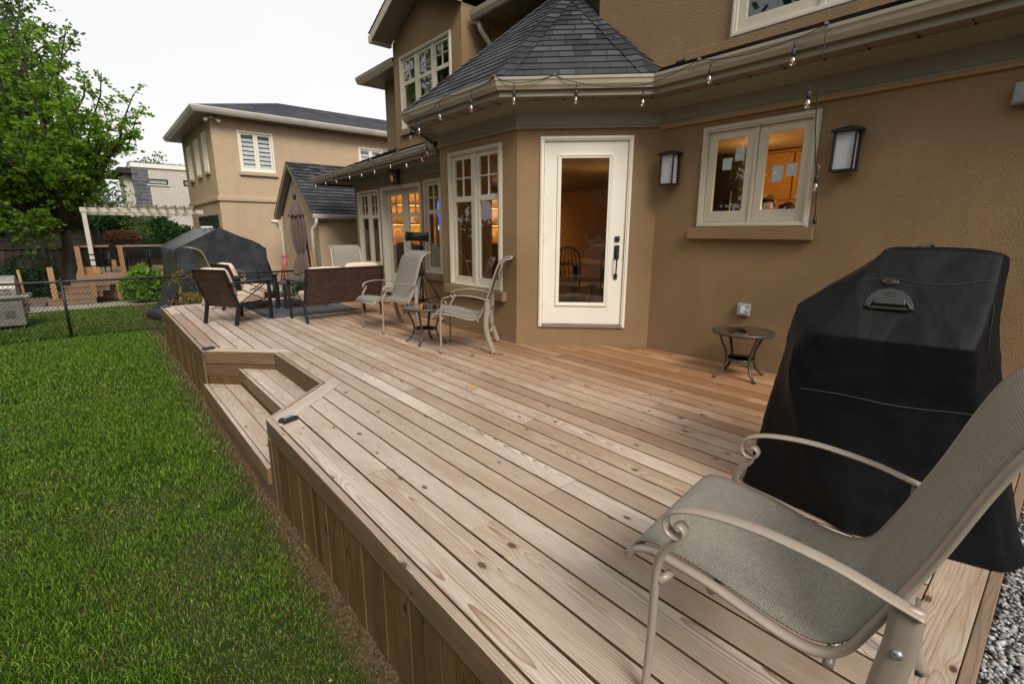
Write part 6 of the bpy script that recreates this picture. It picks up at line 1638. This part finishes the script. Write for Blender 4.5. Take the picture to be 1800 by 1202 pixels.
# ------------------------------------------------------------------ trees and plants
def leaf_cloud(name,C,size,mat,parent,up=.4,aspect=.62,droop=0.):
    """C: (n,3) leaf positions; kite shaped leaves with a fold"""
    n=len(C); sz=size*rng.uniform(.65,1.3,n)
    d=rng.normal(0,1,(n,3)); d[:,2]=d[:,2]*.45-droop; d/=np.linalg.norm(d,axis=1)[:,None]
    r=rng.normal(0,1,(n,3)); r[:,2]*=.35; s=np.cross(d,r); s/=np.linalg.norm(s,axis=1)[:,None]+1e-9
    V=np.empty((n,4,3)); V[:,0]=C; V[:,1]=C+d*(sz*.45)[:,None]+s*(sz*aspect*.5)[:,None]; V[:,2]=C+d*sz[:,None]; V[:,3]=C+d*(sz*.45)[:,None]-s*(sz*aspect*.5)[:,None]
    F=np.arange(n*4).reshape(n,4)
    return np_mesh(name,V.reshape(-1,3),F,mat,parent,rng.uniform(0,1,n))
M['leaf_elm']=leafmat('elm_leaves',[(0.,(.032,.085,.008)),(.3,(.085,.175,.014)),(.65,(.185,.31,.024)),(.9,(.34,.45,.045)),(1.,(.50,.38,.05))],.55)
M['leaf_back']=leafmat('far_leaves',[(0.,(.030,.065,.020)),(.5,(.070,.125,.032)),(.85,(.14,.19,.050)),(1.,(.32,.22,.06))],.4)
M['leaf_dark']=leafmat('yew_leaves',[(0.,(.006,.018,.007)),(.6,(.014,.040,.013)),(1.,(.03,.075,.02))],.15)
M['leaf_lime']=leafmat('lime_leaves',[(0.,(.04,.10,.012)),(.5,(.10,.21,.02)),(.9,(.22,.34,.035)),(1.,(.36,.40,.06))],.35)
M['leaf_vine']=leafmat('vine_leaves',[(0.,(.010,.035,.010)),(.6,(.028,.080,.018)),(1.,(.07,.14,.03))],.3)
M['leaf_red']=leafmat('red_leaves',[(0.,(.05,.045,.02)),(.5,(.16,.07,.035)),(.9,(.30,.06,.05)),(1.,(.45,.04,.07))],.3)
M['leaf_gold']=leafmat('goldenrod_flowers',[(0.,(.20,.12,.01)),(.6,(.38,.23,.015)),(1.,(.5,.33,.03))],.2)
def grow(mb,base,top_pts,r0,rg,leafpts,step=.09,spray=.25,twigs=9,twl=.9,lens=22,droop=.15,fork=None):
    """limbs from fork towards envelope points, with side twigs carrying leaves"""
    for tp_,rr in top_pts:
        a=Vector(fork if fork is not None else base); b=Vector(tp_); n=7; pts=[]
        side=Vector((rg.uniform(-1,1),rg.uniform(-1,1),rg.uniform(-.2,.8)))*(b-a).length*.12
        for k in range(n+1):
            t=k/n; p=a.lerp(b,t)+side*math.sin(PI*t)+Vector((rg.uniform(-1,1),rg.uniform(-1,1),rg.uniform(-1,1)))*.03*(b-a).length*t
            p.z-=droop*t*t*(b-a).length*.25; pts.append(p)
        mb.tube(pts,[rr*(1-.85*k/n)+.006 for k in range(n+1)],6)
        for k in range(twigs):
            t=.25+.75*(k+rg.random())/twigs; i=min(n-1,int(t*n)); p=pts[i].lerp(pts[i+1],t*n-i)
            dr=((b-a).normalized()*.8+Vector((rg.gauss(0,1),rg.gauss(0,1),rg.gauss(0,.55)))*.75).normalized(); L=twl*rg.uniform(.5,1.2)*(1.15-.5*t)
            q=[p+dr*L*s+Vector((0,0,-droop*L*s*s)) for s in(0,.33,.66,1)]
            mb.tube(q,[.014*rr/.06,.010,.007,.004],4,cap=False)
            for j in range(lens):
                s=.12+.95*rg.random(); base_=p+dr*L*s+Vector((0,0,-droop*L*s*s))
                leafpts.append(base_+Vector((rg.gauss(0,1),rg.gauss(0,1),rg.gauss(0,.6)))*spray*.35*(1.1-.5*s))
def tree(name,label,cat,base,fork,tops,r0,leafmat_,lsize,seed,group=None,**kw):
    o=thing(name,label,cat,base,0,group); rg=random.Random(seed); mb=MB(); lp_=[]
    b=Vector(base); f=Vector(fork); mid=b.lerp(f,.5)+Vector((.06,.03,0))
    mb.tube([b-Vector((0,0,.1)),b+Vector((0,0,.15)),mid,f],[r0*1.35,r0*1.1,r0*.92,r0*.8],10)
    grow(mb,base,tops,r0,rg,lp_,fork=fork,**kw)
    mb.build('trunk',M['bark'],o)
    C=np.array([tuple(p) for p in lp_]); leaf_cloud('crown',C,lsize,leafmat_,o)
    return o
rg=random.Random(3)
tops=[]
# main elm: envelope
for i in range(76):
    th_=rg.uniform(0,2*PI); ph=math.acos(rg.uniform(-.35,1)); r=rg.uniform(.62,1.)
    x=-1.5+3.35*r*math.sin(ph)*math.cos(th_); y=22.5+3.0*r*math.sin(ph)*math.sin(th_); z=4.25+3.5*r*math.cos(ph)
    z=max(1.5,z)
    if x>.1 and z<4.2: continue
    tops.append(((x,y,z),.04+.05*rg.random()))
for p in [(1.75,22.0,6.0),(1.85,22.3,5.3),(1.6,22.,4.6),(.35,22.2,7.7),(-.4,22.4,7.6),(-1.8,21.,1.4),(-1.2,20.8,1.8),(-2.4,21.,1.6),(1.2,22.,6.6)]: tops.append((p,.06))
tree('elm_tree','large green leafy tree with a dark forked trunk before the wooden fence','tree',(-.72,22.5,G),(-.62,22.5,1.35),tops,.17,M['leaf_elm'],.135,4,twigs=17,twl=.95,lens=20,spray=.22,droop=.08)
tops=[]
for i in range(110):
    th_=rg.uniform(0,2*PI); ph=math.acos(rg.uniform(-.6,1)); r=rg.uniform(.55,1.)
    tops.append(((-4.4+5.9*r*math.sin(ph)*math.cos(th_),38+4.5*r*math.sin(ph)*math.sin(th_),11.2+6.*r*math.cos(ph)),.08))
tree('tall_background_tree','taller duller green tree rising behind the forked tree at the left edge','tree',(-4.4,38.,G),(-4.2,38.,5.),tops,.35,M['leaf_back'],.21,5,twigs=18,twl=1.6,lens=22,spray=.5,droop=.15)
def sparse(x,y,zc,rx,rz,n,label,seed,ls=.2,name='background_tree'):
    r2=random.Random(seed); tps=[]
    for i in range(n):
        th_=r2.uniform(0,2*PI); ph=math.acos(r2.uniform(-.5,1)); r=r2.uniform(.5,1.)
        tps.append(((x+rx*r*math.sin(ph)*math.cos(th_),y+rx*.8*r*math.sin(ph)*math.sin(th_),zc+rz*r*math.cos(ph)),.06))
    tree(name,label,'tree',(x,y,G),(x+.1,y,zc-rz*.75),tps,.16,M['leaf_back'],ls,seed,'background trees',twigs=9,twl=1.3,lens=16,spray=.6,droop=.1)
sparse(.15,33.,3.2,1.5,2.1,26,'thin leafed tree showing sky between its branches left of the stone pier',6,.15)
sparse(4.7,46.,4.8,2.2,2.0,34,'small tree crown showing just above the flat roof of the modern house',7,.2)
sparse(-3.2,31.5,3.2,3.2,2.8,70,'dense tree behind the wooden fence left of the forked trunk',8,.2)
sparse(2.3,31.2,1.0,1.1,1.1,44,'narrow young tree just behind the fence right of the pergola post',9,.14)
# trees around the lawn outside the view (seen reflected in the panes)
tps=[]; r2=random.Random(40); x,y=-12.,6.
for k in range(60):
    th_=r2.uniform(0,2*PI); ph=math.acos(r2.uniform(-.8,1)); r=r2.uniform(.5,1.)
    tps.append(((x+3.*r*math.sin(ph)*math.cos(th_),y+4.*r*math.sin(ph)*math.sin(th_),3.9+3.7*r*math.cos(ph)),.08))
st_=tree('side_garden_tree','leafy tree across the lawn level with the deck steps','tree',(x,y,G),(x,y,1.3),tps,.2,M['leaf_back'],.32,40,'trees around the lawn outside the view',twigs=10,twl=1.6,lens=17,spray=.8,droop=.1)
st_.scale=(1.2,1.2,1.6)
for (x,y,rz,l) in [(-12.5,-2.,40,'leafy tree across the lawn level with the near end of the deck'),(-13.,14.5,100,'leafy tree across the lawn level with the chain link fence'),(-12.,24.,190,'leafy tree across the lawn beyond the chain link fence'),(-13.,34.,250,'leafy tree across the lawn level with the modern house'),(-14.,44.,300,'leafy tree across the lawn farther than the modern house'),(-9.,-11.,20,'leafy tree behind the near lawn corner'),(-1.,-17.,130,'leafy tree behind the gravel strip'),(7.,-18.,220,'leafy tree behind the near corner of the stucco house')]:
    c=copy_tree(st_); c['label']=l; c.location=(x,y,G); c.scale=(1,1,1) if y<-5 else ((1.3,1.3,2.3) if y>20 else (1.2,1.2,1.6)); c.rotation_euler=(0,0,R_(rz))
def bush(name,label,cat,c,rad,n,size,mat,seed,group=None,lump=.35,stems=True,flat=.75):
    o=thing(name,label,cat,(c[0],c[1],G),0,group); r2=np.random.default_rng(seed)
    k=18; lc=r2.normal(0,1,(k,3)); lc/=np.linalg.norm(lc,axis=1)[:,None]; lc[:,2]=np.abs(lc[:,2])*.9; lc*=r2.uniform(.35,.85,k)[:,None]
    idx=r2.integers(0,k,n); v=r2.normal(0,1,(n,3)); v/=np.linalg.norm(v,axis=1)[:,None]; v*=(r2.uniform(.5,1,n)**.4*lump*r2.uniform(.75,1.25,k)[idx])[:,None]
    P=(lc[idx]+v)*np.array(rad)+np.array(c); P[:,2]=np.maximum(P[:,2],G+.02+.1*r2.random(n))
    leaf_cloud('foliage',P,size,mat,o)
    if stems:
        mb=MB()
        for q in lc: mb.tube([(c[0],c[1],G),(c[0]+q[0]*rad[0]*.5,c[1]+q[1]*rad[1]*.5,(G+c[2]+q[2]*rad[2])/2+.1),(c[0]+q[0]*rad[0],c[1]+q[1]*rad[1],c[2]+q[2]*rad[2])],[.02,.014,.006],5)
        mb.build('stem',M['bark'],o)
    return o
bush('yew_hedge','broad dark evergreen shrub behind the silver grill','shrub',(-2.1,21.3,-.35),(1.5,.8,.95),9000,.085,M['leaf_dark'],1)
bush('yew_shrub','low dark shrub at the foot of the forked tree trunk','shrub',(-.75,20.6,-.60),(.55,.5,.55),3000,.08,M['leaf_dark'],2)
bush('hydrangea_bush','bright yellow green leafy bush beside the neighbour steps','bush',(1.02,17.3,-.42),(.50,.40,.78),3600,.13,M['leaf_lime'],3)
bush('vine_shrub','tall dark green leafy shrub between pergola and neighbour house','shrub',(2.55,24.5,.75),(.95,.7,1.15),7000,.12,M['leaf_vine'],4)
bush('red_leaved_bush','reddish leaved bush above the wooden fence behind the railing','bush',(1.25,29.3,.9),(.75,.5,.55),3500,.12,M['leaf_red'],5)
bush('dark_evergreen','dark evergreen bush before the modern house low wing','bush',(1.1,31.5,1.6),(1.0,.7,.75),3500,.13,M['leaf_vine'],6)
bush('green_garden_plant','green leafy plant rising beyond the far deck edge behind the armchairs','plant',(2.25,11.5,-.05),(.55,.35,.62),1700,.07,M['leaf_vine'],7)
bush('shed_side_plant','low green plant against the shed wall behind the loveseat','plant',(3.75,12.2,-.2),(.35,.3,.45),900,.07,M['leaf_vine'],8)
# goldenrod
gd=thing('goldenrod_plant','goldenrod with yellow flower plumes rising at the far deck edge','plant',(1.30,11.35,G))
mb=MB(); lp1=[];lp2=[]; r2=random.Random(12)
for k in range(14):
    x=1.30+r2.uniform(-.22,.30); y=11.35+r2.uniform(-.2,.2); h=r2.uniform(.35,.75) if k>3 else r2.uniform(.75,1.0)
    tip=Vector((x+r2.uniform(-.15,.15),y+r2.uniform(-.1,.1),G+h+.35)); a=Vector((x,y,G)); mb.tube([a,a.lerp(tip,.5)+Vector((.02,0,.03)),tip],[.007,.005,.003],4)
    for j in range(42): 
        t=r2.uniform(.2,.9); lp1.append(a.lerp(tip,t)+Vector((r2.gauss(0,.035),r2.gauss(0,.035),0)))
    for j in range(60):
        t=r2.random(); lp2.append(tip+Vector((r2.gauss(0,.05+.06*t),r2.gauss(0,.05+.04*t),-t*.16)))
mb.build('stem',M['leaf_vine'],gd); leaf_cloud('leaves',np.array([tuple(p) for p in lp1]),.075,M['leaf_vine'],gd,aspect=.25); leaf_cloud('flowers',np.array([tuple(p) for p in lp2]),.022,M['leaf_gold'],gd,aspect=.9)

hd=thing('reflection_hedge','long dark green hedge added outside the view to fill the pane reflections','hedge',(-9.,20.,G))  # unseen hedge added to hide the horizon in the pane reflections
n=16000; yy=rng.uniform(-12,56,n); zz=G+rng.uniform(0,1,n)**.7*2.6; xx=-9.4-np.maximum(0,(yy-30)*.09)+rng.uniform(-.45,.45,n)
leaf_cloud('foliage',np.stack([xx,yy,zz],1),.30,M['leaf_vine'],hd)
